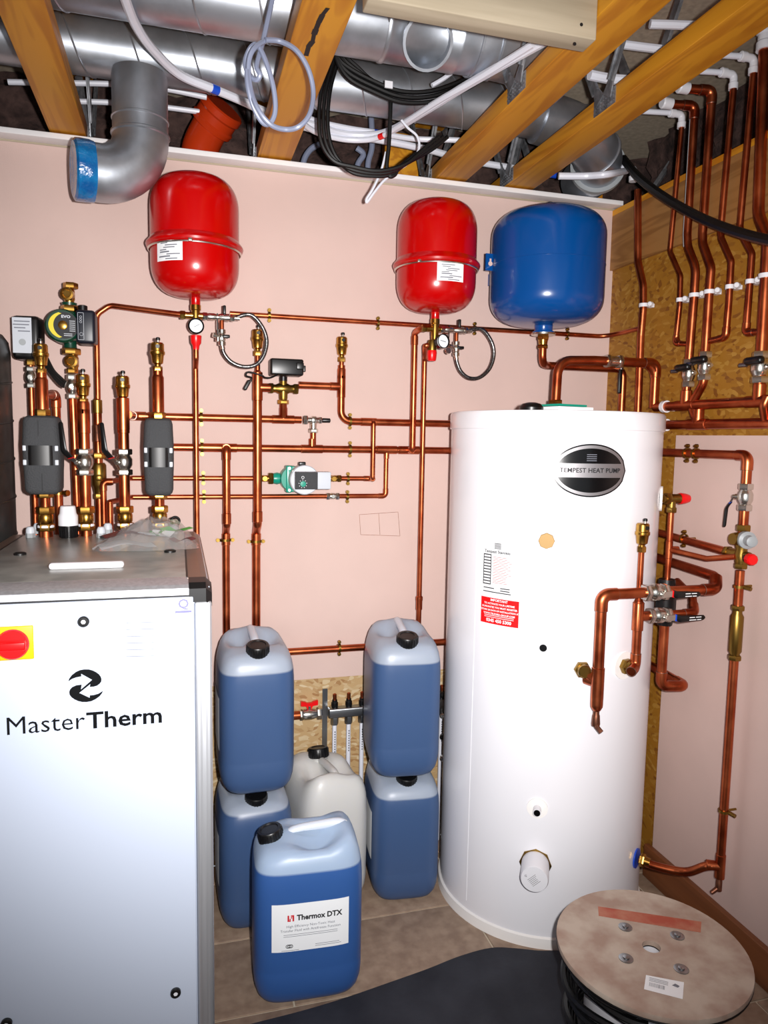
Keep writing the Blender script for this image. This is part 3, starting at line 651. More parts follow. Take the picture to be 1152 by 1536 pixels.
# ================================================================== hot water cylinder
TH = 1.574
tk = thing('hot_water_cylinder', 'tall white hot water cylinder standing in the corner', 'cylinder', (TC.x, TC.y, 0))
obj('shell', G().lathe((TC.x, TC.y, .02), EZ, [(0, TR), (TH-.02-.052, TR)], 96), 'white_enamel', tk)
obj('base_ring', G().lathe((TC.x, TC.y, 0), EZ, [(0, TR+.008), (.030, TR+.006), (.034, TR+.001)], 96), 'white_foam', tk)
obj('top_cap', G().lathe((TC.x, TC.y, TH-.054), EZ, [(0, TR+.002), (.003, TR+.0045), (.046, TR+.0045), (.053, TR), (.054, TR-.004), (.054, .001)], 96), 'white_enamel', tk)
a0 = atTank(713, 900); obj('sheet_seam', G().tube([V((a0.x, a0.y, .06)), V((a0.x, a0.y, TH-.06))], .0011, n=6), 'white_enamel', tk)
def tank_frame(px, py):
    p = atTank(px, py); n = V((p.x-TC.x, p.y-TC.y, 0)).normalized(); return p, n
def tfn(px, py, rise=.0008):
    p, n = tank_frame(px, py); th0 = math.atan2(n.y, n.x)
    def fn(a, b, e=0.0): R = TR+rise+e; th = th0+a/TR; return V((TC.x+math.cos(th)*R, TC.y+math.sin(th)*R, p.z+b))
    return fn
# oval badge
f_ = tfn(886.5, 706); bw, bh = .1075, .0735
def ell(g_, fn, a, b, e, n=56, ylo=None, yhi=None):
    pts = []
    for k in range(n):
        q = 2*math.pi*k/n; y = b*math.sin(q); x = a*math.cos(q)
        pts.append((x, y))
    if ylo is not None: pts = [(x, y) for x, y in pts if ylo <= y <= yhi]
    # fan by columns for curvature
    cols = 24; xs = sorted(set(round(x, 6) for x, _ in pts)); x0, x1 = xs[0], xs[-1]; vs = []; fs = []
    for i in range(cols+1):
        x = x0+(x1-x0)*i/cols; yy = b*math.sqrt(max(0, 1-(x/a)**2)); lo, hi = -yy, yy
        if ylo is not None: lo, hi = max(lo, ylo), min(hi, yhi); lo = min(lo, hi)
        vs += [fn(x, lo, e), fn(x, hi, e)]
    for i in range(cols): fs.append((2*i, 2*i+2, 2*i+3, 2*i+1))
    g_.add(vs, fs)
bad = G(); ell(bad, f_, bw, bh, .0004); bo = obj('badge', bad, 'gloss_black', tk)
gg = G(); ell(gg, f_, bw*.96, bh*.945, .0008); obj('badge_ring', gg, 'silver_film', tk)
yb_ = bh*.235
gg = G()
for s in (1, -1): ell(gg, f_, bw*.89, bh*.83, .0012, 120, *( (yb_+.002, bh) if s > 0 else (-bh, -yb_-.002)))
for hh_ in range(4): rect(gg, lambda a, b: f_(a, b, .0016), -.015, bh*.42+hh_*.0042, .015, bh*.42+hh_*.0042+.0001)
obj('badge_field', gg, 'gloss_black', tk)
gg = G()
for hh_ in range(4): rect(gg, lambda a, b: f_(a, b, .0018), -.014, bh*.36+hh_*.0055, .014, bh*.36+hh_*.0055+.0018, 4)
obj('badge_emblem', gg, 'ink_grey', tk)
gg = G(); text(gg, 'TEMPEST HEAT PUMP', .0178, lambda a, b: f_(a, b, .0032), .0003, sx=1.0, spacing=1.02)
obj('badge_lettering', gg, 'ink', tk)
# data label and red notice
fl_ = tfn(746, 853); LW, LH = .102, .160
lab = obj('data_label', rect(G(), fl_, -LW/2, -LH/2, LW/2, LH/2, 8), 'paper', tk)
gd = G(); fe = lambda a, b: fl_(a, b, .0006)
text(gd, 'Tempest Stainless', .0118, fe, x=-.002, y=LH*.30, bold=.0003)
for i in range(5): rect(gd, fe, -.011, LH*.36+i*.0036, .011, LH*.36+i*.0036+.002, 2)
x0, x1, y0, y1 = -.048, -.020, -LH*.30, LH*.24
for i in range(11): yy = y0+(y1-y0)*i/10; rect(gd, fe, x0, yy-.0016, x1, yy+.0016, 2)
rect(gd, fe, x0, y0, x0+.0025, y1); rect(gd, fe, x1-.0025, y0, x1, y1)
for i, (a, b, yy) in enumerate(((-.045, -.008, -.061), (.012, .042, -.058), (.012, .042, -.065), (-.046, .046, -.072))): rect(gd, fe, a, LH*0+yy, b, yy+.0028, 3)
obj('label_print', gd, 'ink', tk)
gd = G()
for i in range(16): rect(gd, fe, -.014, y1-.006-i*.005, random.uniform(.028, .046), y1-.006-i*.005+.0012, 2)
obj('label_small_print', gd, 'ink_red', tk)
fr_ = tfn(748, 918); RW, RH = .124, .077
obj('red_notice', rect(G(), fr_, -RW/2, -RH/2, RW/2, RH/2, 8), 'paper_red', tk)
gd = G(); fe2 = lambda a, b: fr_(a, b, .0006)
for i, (s, sz) in enumerate((('IMPORTANT', .0100), ('TO ACTIVATE YOUR LIFETIME', .0074), ('GUARANTEE YOU MUST REGISTER', .0074), ('WITHIN 28 DAYS OF INSTALLATION AT', .0072), ('WWW.TELFORD-GROUP.COM', .0074))): text(gd, s, sz, fe2, .0002, y=RH*.40-i*.0098+(.0012 if i == 0 else 0))
for yy in (-.0145, -.0195): rect(gd, fe2, -.048, yy, .048, yy+.0015, 5)
text(gd, '0345 450 5300', .0135, fe2, .0004, y=-RH*.37)
obj('notice_lettering', gd, 'paper', tk)
# bosses
def boss(px, py, prof, m, name, n=24, axis=None, off=0.0, parent=tk):
    p, nn = tank_frame(px, py); return obj(name, G().lathe(p+nn*off, axis or nn, prof, n), m, parent)
boss(820, 811, [(-.002, .0225), (.008, .0225), (.009, .0215)], 'brass_plug', 'brass_plug', 8)
boss(815, 971, [(-.003, .021), (.003, .021)], 'white_foam', 'pocket_collar'); boss(815, 970, [(0, .0125), (.014, .0125)], 'white_plastic', 'sensor_pocket'); boss(815, 970, [(.0142, .0105), (.0147, .0105)], 'gloss_black', 'pocket_bore')
boss(806, 1212, [(-.004, .030), (.003, .030)], 'white_foam', 'pocket_collar'); boss(806, 1212, [(0, .0115), (.030, .0115)], 'white_plastic', 'sensor_pocket'); boss(806, 1212, [(.0302, .0095), (.031, .0095)], 'gloss_black', 'pocket_bore')
p, nn = tank_frame(803, 1296)
obj('element_flange', G().lathe(p, nn, [(-.004, .0465), (.0015, .0465)], 8), 'brass_dark', tk); hd = obj('element_cap', G().lathe(p, nn, [(0, .040), (.072, .040), (.078, .037), (.079, .001)], 36), 'white_plastic', tk)
fc = plane_fn(p+nn*.0796, V((-nn.y, nn.x, 0)), EZ); gd = G()
ca, sa = math.cos(.75), math.sin(.75); rot2 = lambda a, b: fc(a*ca-b*sa, a*sa+b*ca)
for i in range(6): rect(gd, rot2, -.016, -.013+i*.0045, random.uniform(.006, .014), -.013+i*.0045+.0009)
text(gd, 'G', .009, lambda a, b: fc(a, b), x=-.024, y=.008); obj('cap_print', gd, 'ink', tk)
boss(992, 748, [(-.004, .038), (.003, .038)], 'white_foam', 'outlet_collar', 28); boss(936, 998, [(-.004, .040), (.003, .040)], 'white_foam', 'outlet_collar', 28)
boss(954, 1287, [(0, .030), (.004, .030)], 'blue_plastic', 'blue_collar', 28)
# paper and cap lying on the top of the cylinder
p = V((TC.x-.08, TC.y-.23, TH+.001))
single('manual', G().box(p+V((.02, .06, .006)), (.13, .09, .012), Matrix.Rotation(.2, 3, 'Z')), 'paper', 'white folded manual lying on top of the white cylinder', 'manual')
single('manual', G().box(p+V((.012, .06, .0165)), (.11, .08, .006), Matrix.Rotation(.28, 3, 'Z')), 'teal_paint', 'green edged booklet on top of the folded manual', 'booklet')
single('thermostat_cap', G().lathe(p+V((-.10, .04, 0)), EZ, [(0, .034), (.008, .034), (.018, .026), (.022, .012), (.0225, .001)], 28), 'black_plastic', 'black plastic cap lying on top of the white cylinder', 'cap')

# ================================================================== expansion vessels
def vessel(px_c, ztop, zbot, Y, X, r, m, label, red=True, lab_px=None, lever=None):
    t = thing('expansion_vessel', label, 'vessel', (X, Y, zbot)); H_ = ztop-zbot; k = r
    def dome(z0, z1, r0, n=10):   # quarter superellipse from radius r0 to 0
        out = []
        for i in range(n+1):
            q = math.pi/2*i/n; out.append((z0+(z1-z0)*math.sin(q)**(.95), max(.004, r0*math.cos(q)**.52)))
        return out
    dt = H_*(.27 if red else .235)
    prof = [(a, b) for a, b in reversed(dome(zbot+dt, zbot, r))] + dome(ztop-dt, ztop, r)
    prof = [(z-zbot, rr) for z, rr in prof]
    obj('tank_shell', G().lathe((X, Y, zbot), EZ, prof, 64), m, t)
    if red:
        zb = zbot+H_*.417
        obj('flange', G().lathe((X, Y, zb-.012), EZ, [(0, r), (.003, r*1.035), (.007, r*1.085), (.013, r*1.10), (.018, r*1.085), (.026, r*1.03), (.032, r)], 64), m, t)
        obj('clamp_ring', G().torus((X, Y, zb-.0125), EZ, r*1.035, .0032, 64, 8), 'chrome', t)
        ca_ = math.atan2(-1, -.12 if lever is None else lever); obj('clamp_bolt', G().box((X+math.cos(ca_)*(r*1.05), Y+math.sin(ca_)*(r*1.05), zb-.010), (.012, .010, .010), bev=.002), 'chrome', t)
        obj('air_valve_cap', G().lathe((X, Y, ztop-.006), EZ, [(0, .022), (.012, .020), (.016, .012), (.017, .002)], 20), 'black_plastic' if lever is None else m, t)
        obj('neck', G().lathe((X, Y, zbot-.022), EZ, [(0, .014), (.022, .014), (.032, .02)], 20), m, t)
        a0, a1, z0, z1 = lab_px
        def fn(a, b, e=0.0): R = r+.0008+e; th = a; return V((X+math.cos(th)*R, Y+math.sin(th)*R, b))
        obj('rating_label', rect(G(), fn, a0, z0, a1, z1, 10), 'paper', t); gd = G(); w_ = a1-a0; h_ = z1-z0; fe_ = lambda a, b: fn(a, b, .0006)
        for i in range(9):
            rr = random.Random(i); s0 = a0+w_*rr.uniform(.06, .45); rect(gd, fe_, s0, z0+h_*(.06+.1*i), min(a1-w_*.06, s0+w_*rr.uniform(.25, .5)), z0+h_*(.06+.1*i)+h_*(.045 if i not in (1, 3) else .06), 4)
        obj('label_print', gd, 'ink_grey', t)
    return t
def lab_ang(pxl, pxr, pyt, pyb, X, Y, r):
    out = []
    for px, py in ((pxl, pyt), (pxr, pyb)):
        d = ray(px, py); ox, oy = CAM.x-X, CAM.y-Y; a = d.x*d.x+d.y*d.y; b = 2*(ox*d.x+oy*d.y); c_ = ox*ox+oy*oy-r*r
        tt_ = (-b-math.sqrt(max(0, b*b-4*a*c_)))/(2*a); q = CAM+d*tt_; out.append((math.atan2(q.y-Y, q.x-X), q.z))
    return out[0][0], out[1][0], out[1][1], out[0][1]
vy = 2.297; r1 = .1265
v1x = atY(292.5, 350, vy).x; v2x = atY(655, 380, vy).x
vr = .128
ztop, zbot = 2.242, 1.895
vessel(292, ztop, zbot, vy, v1x, vr, 'red_enamel', 'red expansion vessel hanging under the blue taped duct elbow', lab_px=lab_ang(236, 274, 359, 390, v1x, vy, vr))
vessel(655, ztop+.004, zbot+.004, vy, v2x, vr+.001, 'red_enamel', 'red expansion vessel hanging next to the large blue vessel', lab_px=lab_ang(656, 694, 393, 424, v2x, vy, vr), lever=-.9)
by, br = 2.24, .186
bx = atY(821, 400, by).x
bv = vessel(821, 2.238, 1.868, by, bx, br, 'blue_enamel', 'large blue expansion vessel above the white cylinder', red=False)
obj('weld_seam', G().torus((bx, by, 2.058), EZ, br, .0012, 64, 6), 'blue_enamel', bv)
obj('air_valve_cap', G().lathe((bx, by, 2.240), EZ, [(0, .022), (.014, .018), (.026, .010), (.028, .002)], 20), 'black_plastic', bv)
obj('flange', G().lathe((bx-.005, by, 1.845), EZ, [(0, .034), (.005, .036), (.007, .030), (.022, .030), (.034, .036)], 32), 'blue_enamel', bv)
obj('flange_ring', G().lathe((bx-.005, by, 1.839), EZ, [(0, .040), (.006, .040)], 32), 'chrome', bv)
for s in (-1,):
    p = atY(735, 393, by+.03); obj('wall_lug', G().beam((p.x-.016, p.y-.003, p.z-.028), (bx-br+.03, p.y+.003, p.z+.026)), 'blue_enamel', bv)
    gk = G().lathe(p+V((0, -.0035, -.006)), (0, -1, 0), [(0, .0075), (.0006, .0075)], 16); gk.beam(p+V((-.003, -.0041, -.006)), p+V((.003, -.0035, .010))); obj('keyhole', gk, 'plaster_pink', bv)
    obj('wall_bracket', G().beam((bx-.12, by+.1, 2.03), (bx+.12, YB, 2.07)), 'blue_enamel', bv)
for X, t_ in ((v1x, 0), (v2x, 1)):
    single('vessel_bracket', G().beam((X-.03, vy+vr*1.02, 2.0), (X+.03, YB, 2.06)), 'steel', 'steel wall bracket behind the red vessel %s' % ('by the duct elbow' if t_ == 0 else 'next to the blue one'), 'bracket')

# ================================================================== jerrycans
def can_mesh(L=.29, W=.225, Hc=.455):
    rings = []; n = 48
    def ring(a, b, z, ex=.44, top=None):
        out = []
        for k in range(n):
            q = 2*math.pi*k/n; c, s = math.cos(q), math.sin(q)
            out.append(V((a*math.copysign(abs(c)**ex, c), b*math.copysign(abs(s)**ex, s), z)))
        return out
    a, b = L/2, W/2; zs = Hc-.10
    for z, sc in ((0, .64), (.003, .74), (.012, .85), (.028, .93), (.050, .98), (.075, 1.0), (.10, 1.0), (.105, .996), (.11, 1.0), (zs-.04, 1.0), (zs-.015, .995), (zs+.01, .98), (zs+.032, .945), (zs+.052, .89), (zs+.066, .82), (zs+.077, .73), (zs+.084, .62), (zs+.087, .5), (zs+.088, .34), (zs+.088, .16)):
        rings.append(ring(a-(1-sc)*b*1.0, b*sc, z, .44 if sc > .7 else .55))
    g = G().loft(rings)
    # the top: raised crest at one end and edges, a recessed hand well under the handle, a shelf for the neck
    for v in g.v:
        if v.z > zs+.03:
            x, y = v.x/a, v.y/b; f = (v.z-zs-.03)/.058
            well = math.exp(-((x-.12)/.42)**2)*(1-math.exp(-(y/.20)**2))*math.exp(-(y/.72)**4)
            v.z -= f*.050*well
            v.z -= f*.016*max(0, min(1, (-x-.28)/.35))
            v.z += f*.016*max(0, min(1, (x-.35)/.4))
    return g
def can(label, loc, rz, m, name='jerrycan', tilt=0.0, dent=False, Hc=.455, cap=(0, 0)):
    t = thing(name, label, 'jerrycan', loc, rz, group='fluid cans stacked on the floor')
    if tilt: pass
    g = can_mesh(Hc=Hc)
    if dent:
        for v in g.v:
            if v.z > .33: v.z -= .012*math.sin(v.x*22+1)+.008*math.sin(v.y*31)
    obj('body', g, m, t, local=True, sharp=180)
    zs = Hc-.10
    hz = zs+.078
    hp_ = [V((-.055, 0, zs+.045)), V((-.045, 0, hz-.006)), V((-.02, 0, hz+.004)), V((.04, 0, hz+.010)), V((.085, 0, hz+.012)), V((.105, 0, hz+.004))]
    gh = G().tube(smooth_path(hp_, 5), .0125, n=14); obj('handle', gh, m if dent else 'hdpe_handle', t, local=True)
    cz = zs+.054+cap[1]; ax = V((-.22, 0, 1)).normalized(); cp = V((-.092+cap[0], 0, cz))
    obj('neck', G().lathe(cp-ax*.012, ax, [(0, .030), (.012, .030), (.013, .027), (.02, .027)], 28), m if dent else 'hdpe_handle', t, local=True)
    capo = obj('cap', G().lathe(cp+ax*.006, ax, [(0, .0325), (.003, .034), (.029, .033), (.032, .031), (.0325, .024), (.030, .022), (.030, .001)], 36), 'black_plastic', t, local=True)
    gr = G(); u, w_, aa = frame(ax)
    for k in range(24): q = 2*math.pi*k/24; d_ = u*math.cos(q)+w_*math.sin(q); gr.tube([cp+ax*.008+d_*.0338, cp+ax*.034+d_*.033], .0014, n=5)
    obj('cap_rib', gr, 'black_plastic', capo, local=True)
    gb = G()
    for x, y in ((.118, .05), (.118, -.05), (.125, 0), (-.06, .085), (-.06, -.085)): pass
    return t
mat('hdpe_handle', (.82, .85, .90), .35, sss=.2)
def wide_label(t, y_side, z0, z1, x0, x1, W=.225, L=.29, plain=True):
    M = ROOT[t.name]; a, b = L/2, W/2
    def fn(x, z, e=0.0):
        xx = max(-.999, min(.999, x/a)); yy = b*max(0, 1-abs(xx)**(2/.44))**(.44/2); return M @ V((x, y_side*(yy+.0012+e), z))
    obj('label', rect(G(), fn, x0, z0, x1, z1, 14), 'paper', t); return fn
B = -math.pi/2      # cap end faces the camera
cl = can('blue fluid jerrycan at the bottom of the stack beside the heat pump', (.212, 2.214, 0), math.pi/2+.03, 'hdpe_blue_full', Hc=.424, cap=(.010, -.004))
cu_ = can('blue fluid jerrycan on top of the stack beside the heat pump', (.216, 2.208, .428), math.pi/2+.02, 'hdpe_blue', Hc=.460)
cr1 = can('blue fluid jerrycan at the bottom of the stack beside the white cylinder', (.705, 2.226, 0), math.pi/2-.10, 'hdpe_blue_low', Hc=.424, cap=(.010, -.004))
cr2 = can('blue fluid jerrycan on top of the stack beside the white cylinder', (.690, 2.202, .428), math.pi/2-.12, 'hdpe_blue', Hc=.462)
cw = can('empty milky white jerrycan between the two stacks of blue cans', (.452, 2.262, 0), -math.pi/2+.16, 'hdpe_clear', dent=True, cap=(.035, .022), Hc=.435)
cf = can('blue fluid jerrycan with a printed white label standing in front of the stacks', (.322, 1.856, 0), -.06, 'hdpe_blue_front', Hc=.452)
for t_, sgn in ((cu_, 1), (cl, 1), (cr1, 1)):
    fn = wide_label(t_, sgn, .13, .29, -.085, .085)
fn = wide_label(cf, -1, .166, .296, -.100, .100)
fz = lambda a, b, e=.0006: fn(a, .231+b, e)
gd = G(); text(gd, 'Thermox DTX', .0205, fz, .0007, align='LEFT', x=-.036, y=.026, sx=.93); obj('label_title', gd, 'ink', cf)
gd = G()
text(gd, 'High Efficiency Non-Toxic Heat', .0098, fz, y=.004); text(gd, 'Transfer Fluid with Antifreeze Function', .0098, fz, y=-.0075)
for yy in (-.019, -.024): rect(gd, fz, -.07, yy, .07, yy+.0012, 8)
for a, b, yy in ((.012, .075, -.052), (.012, .08, -.057), (-.075, -.03, -.062)): rect(gd, fz, a, yy, b, yy+.0012, 6)
obj('label_print', gd, 'ink_grey', cf)
gd = G(); s = .017; X0, Y0 = -.060, .018
for a, b, c_, d_ in ((0, 0, .25, 1), (.25, 0, .5, .22), (.3, .25, .5, .45), (.5, .78, .75, 1), (.75, 0, 1, 1), (.5, .5, .7, .72)): rect(gd, fz, X0+a*s, Y0+b*s, X0+c_*s, Y0+d_*s)
obj('label_emblem', gd, 'ink_red', cf)
gd = G()
for k in range(3): 
    n_ = 20; R1, R2 = .0052, .0036; cx_ = -.055+(k-1)*.0042
    vs = [fz(cx_+math.cos(2*math.pi*i/n_)*R, -.05+math.sin(2*math.pi*i/n_)*R) for R in (R1, R2) for i in range(n_)]
    gd.add(vs, [(i, (i+1) % n_, (i+1) % n_+n_, i+n_) for i in range(n_)])
obj('label_mark', gd, 'ink', cf)

# ================================================================== black rubber mat and cable reel
edge = [(.085, 1.705), (.165, 1.712), (.30, 1.722), (.413, 1.737), (.53, 1.758), (.652, 1.781), (.76, 1.806), (.86, 1.815), (.93, 1.795), (.99, 1.770), (1.05, 1.755), (1.12, 1.735), (1.18, 1.69), (1.22, 1.62), (1.235, 1.5)]
edge = [(q.x, q.y) for q in smooth_path([V((a, b, 0)) for a, b in edge], 5)]
poly = edge + [(1.235, .3), (.085, .3)]
gm = G(); n = len(poly); zt = [(.016 if i < len(edge) else .012) for i in range(n)]
gm.add([V((x, y, .0005)) for x, y in poly]+[V((x, y, zt[i])) for i, (x, y) in enumerate(poly)], [tuple(range(n, 2*n)), tuple(reversed(range(n)))]+[(i, (i+1) % n, (i+1) % n+n, i+n) for i in range(n)])
single('rubber_mat', gm, 'rubber_mat', 'scuffed black rubber mat spread on the tiled floor', 'mat', sharp=20)
rc = V((1.066, 1.374, 0)); RR = .219; RZ = .30
rl = thing('cable_reel', 'wooden cable reel lying flat with black cable, beside the white cylinder', 'reel', rc+EZ*.0165)
def disc(z0, z1, hole):
    g = G(); n = 64; rs = [(hole, z0), (RR, z0), (RR+.001, (z0+z1)/2), (RR, z1), (hole, z1)]
    vs = [rc+V((math.cos(2*math.pi*k/n)*r, math.sin(2*math.pi*k/n)*r, z)) for r, z in rs for k in range(n)]; fs = []
    for i in range(5):
        j = (i+1) % 5
        for k in range(n): k2 = (k+1) % n; fs.append((i*n+k, i*n+k2, j*n+k2, j*n+k))
    return g.add(vs, fs)
fgo = obj('top_flange', disc(RZ-.012, RZ, .021), 'reel_wood', rl, sharp=30)
obj('flange_ply', disc(RZ-.018, RZ-.0122, .021), 'black_rubber', rl, sharp=30)
RR = .155; obj('bottom_flange', disc(.0165, .032, .021), 'reel_wood', rl, sharp=30)
obj('drum', G().lathe(rc+EZ*.032, EZ, [(0, .148), (RZ-.05, .148)], 48, False), 'white_plastic', rl)
obj('core_liner', G().lathe(rc+EZ*.04, EZ, [(0, .021), (RZ-.055, .021), (RZ-.055, .0215)], 32, False), 'white_plastic', rl); obj('core_base', G().lathe(rc+EZ*(RZ-.05), EZ, [(0, .0205), (.004, .0205)], 32), 'paper', rl)
gc = G(); pts = []
for i in range(24*3): a = 2*math.pi*i/24; pts.append(rc+V((math.cos(a)*.157, math.sin(a)*.157, .045+.0145*(i/24))))
obj('wound_cable', gc.tube(pts, .007, n=6), 'black_rubber', rl)
for i in range(14):
    Rl = .162+.007*(i % 5)+.008*(i//5); pts = [rc+V((math.cos(a)*Rl, math.sin(a)*Rl, .045+.018*i+.012*math.sin(a*3+i))) for a in [math.radians(20+5.2*k) for k in range(42)]]
    obj('slack_cable', G().tube(pts, .008, n=6), 'black_rubber', rl)

def on_reel(px, py): return atZ(px, py, RZ)
for px, py in ((938, 1391), (1016, 1404), (939, 1438), (1022, 1454)):
    p = on_reel(px, py); wa = obj('washer', G().lathe(p, EZ, [(0, .0165), (.0016, .0165), (.0022, .0155), (.0022, .006)], 28), 'steel', rl)
    obj('bolt_head', G().lathe(p+EZ*.002, EZ, [(0, .0075), (.003, .007), (.0042, .004), (.0043, .0005)], 16), 'steel', wa)
q = [on_reel(897, 1360), on_reel(1052, 1383), on_reel(1051, 1399), on_reel(898, 1374)]
gq = G().add([p+EZ*.0004 for p in q]+[p+EZ*.001 for p in q], [(0, 1, 2, 3), (4, 5, 6, 7), (0, 1, 5, 4), (1, 2, 6, 5), (2, 3, 7, 6), (3, 0, 4, 7)]); obj('tape_strip', gq, 'reel_tape', rl)
q = [on_reel(969, 1463), on_reel(1026, 1474), on_reel(1024, 1499), on_reel(966, 1484)]
gq = G().add([p+EZ*.0004 for p in q]+[p+EZ*.001 for p in q], [(0, 1, 2, 3), (4, 5, 6, 7), (0, 1, 5, 4), (1, 2, 6, 5), (2, 3, 7, 6), (3, 0, 4, 7)]); stk = obj('shipping_label', gq, 'paper', rl)
def bl(a, b): return q[3]+(q[2]-q[3])*a+(q[0]-q[3])*b+EZ*.0014
gd = G()
for i in range(14): rect(gd, bl, .12+i*.03, .28, .12+i*.03+random.choice((.01, .018)), .55)
for i in range(3): rect(gd, bl, .1, .65+i*.1, .6, .68+i*.1)
gd.add([bl(.7, .72), bl(.86, .66), bl(.9, .8), bl(.78, .9)], [(0, 1, 2, 3)]); obj('label_print', gd, 'ink_grey', rl)
# ================================================================== pipework builders
def snap(pts, k=5.0):
    out = [V(pts[0])]
    for p in pts[1:]:
        p = V(p); a = out[-1]; d = p-a; h = math.hypot(d.x, d.y)
        if abs(d.z) > k*h: p = V((a.x, a.y, p.z))
        elif h > k*abs(d.z): p = V((p.x, p.y, a.z))
        out.append(p)
    return out
def sleeve(t, p, axis, r, l, m='copper', name='coupling', n=18):
    a = V(axis).normalized(); p = V(p)
    o = obj(name, G().lathe(p-a*l/2, a, [(0, r*1.02), (.0015, r*1.14), (l-.0015, r*1.14), (l, r*1.02)], n), m, t)
    return o
def add_pipe(t, pts, r, bend=0.0, elbows=(), m='copper', n=14):
    pts = [V(p) for p in pts]
    obj('pipe', G().tube(pts, r, bend or r*1.9, n=n), m, t)
    for i in elbows:
        p = pts[i]; a = (pts[i-1]-p).normalized(); b = (pts[i+1]-p).normalized(); l = r*3.0
        e = obj('elbow', G().tube([p+a*l, p, p+b*l], r*1.16, r*2.0, n=n+2), m, t)
        for d in (a, b): obj('solder_ring', G().torus(p+d*l, d, r*1.06, r*.10, 16, 6), 'solder', e)
    return pts
def pipe_run(label, pts, r, bend=0.0, elbows=(), m='copper', do_snap=True, group=None):
    pts = snap(pts) if do_snap else [V(p) for p in pts]
    t = thing('copper_pipe', label, 'pipe', pts[0], group=group); add_pipe(t, pts, r, bend, elbows, m); t['_p'] = 0; del t['_p']
    return t, pts
def tee(t, p, axis, branch, r, rb=None, m='copper'):
    a = V(axis).normalized(); b = V(branch).normalized(); p = V(p); rb = rb or r
    o = obj('tee', G().lathe(p-a*r*3, a, [(0, r*1.02), (.0012, r*1.16), (r*6-.0012, r*1.16), (r*6, r*1.02)], 18).lathe(p, b, [(0, rb*1.14), (r*1.1+rb*2, rb*1.14), (r*1.1+rb*2.15, rb)], 18), m, t)
    return o
def nut(t, p, axis, r, h, m='brass'): return obj('nut', G().hexa(p, axis, r, h), m, t)
def comp(t, p, axis, r, l, m='brass'):          # compression joint: nut, body, nut; p is its start
    a = V(axis).normalized(); p = V(p); R = r*1.65
    nut(t, p, a, R, l*.30, m); obj('joint_body', G().lathe(p+a*l*.3, a, [(0, R*.78), (l*.08, R*.88), (l*.32, R*.88), (l*.4, R*.78)], 20), m, t); nut(t, p+a*l*.7, a, R, l*.30, m)
def air_vent(p, label, s=1.0):
    p = V(p); t = thing('air_vent', label, 'air vent', p, group='brass automatic air vents')
    nut(t, p, EZ, .0135*s, .016*s)
    obj('vent_body', G().lathe(p+EZ*.016*s, EZ, [(0, .009*s), (.005*s, .009*s), (.009*s, .015*s), (.030*s, .0175*s), (.034*s, .0205*s), (.041*s, .0205*s), (.043*s, .0185*s), (.062*s, .0180*s), (.066*s, .015*s), (.067*s, .001)], 28), 'brass', t)
    obj('bleed_stem', G().lathe(p+V((.002, -.007*s, .080*s)), EZ, [(0, .004*s), (.010*s, .004*s)], 12), 'chrome', t)
    obj('bleed_cap', G().lathe(p+V((.002, -.007*s, .088*s)), EZ, [(0, .0062*s), (.006*s, .0062*s), (.008*s, .004*s), (.0082*s, .0005)], 14), 'black_plastic', t)
    obj('bleed_screw', G().lathe(p+V((.001, -.0165*s, .070*s)), V((0, -1, 0)), [(0, .0055*s), (.005*s, .0055*s)], 12), 'black_plastic', t)
    return t
def clip(p, axis, normal, r, label, perp=None, m='brass_dark'):      # munsen ring on a stand-off
    p = V(p); a = V(axis).normalized(); nrm = V(normal).normalized(); pr = a.cross(nrm).normalized()
    t = thing('pipe_clip', label, 'pipe clip', p, group='brass ring pipe clips')
    obj('ring', G().lathe(p-a*.004, a, [(0, r*1.03), (0, r*1.28), (.008, r*1.28), (.008, r*1.03)], 20, False), m, t)
    for s in (-1, 1):
        q = p+pr*s*(r*1.28+.006)
        obj('ear', G().lathe(q-nrm*.004, nrm, [(0, .006), (.008, .006)], 12), m, t); obj('screw', G().lathe(q+nrm*.004, nrm, [(0, .0045), (.004, .004)], 10), m, t)
    return t
def munsen_rod(t, p, wallp): obj('standoff', G().cyl(p, wallp, .0035, 8), 'brass_dark', t)
def wall_clip(px, py, Y, r, label, vertical=False):
    p = atY(px, py, Y); t = clip(p, EZ if vertical else EX, V((0, -1, 0)), r, label); obj('standoff', G().cyl(p+V((0, r*1.2, 0)), V((p.x, YB, p.z)), .0035, 8), 'brass_dark', t); return t
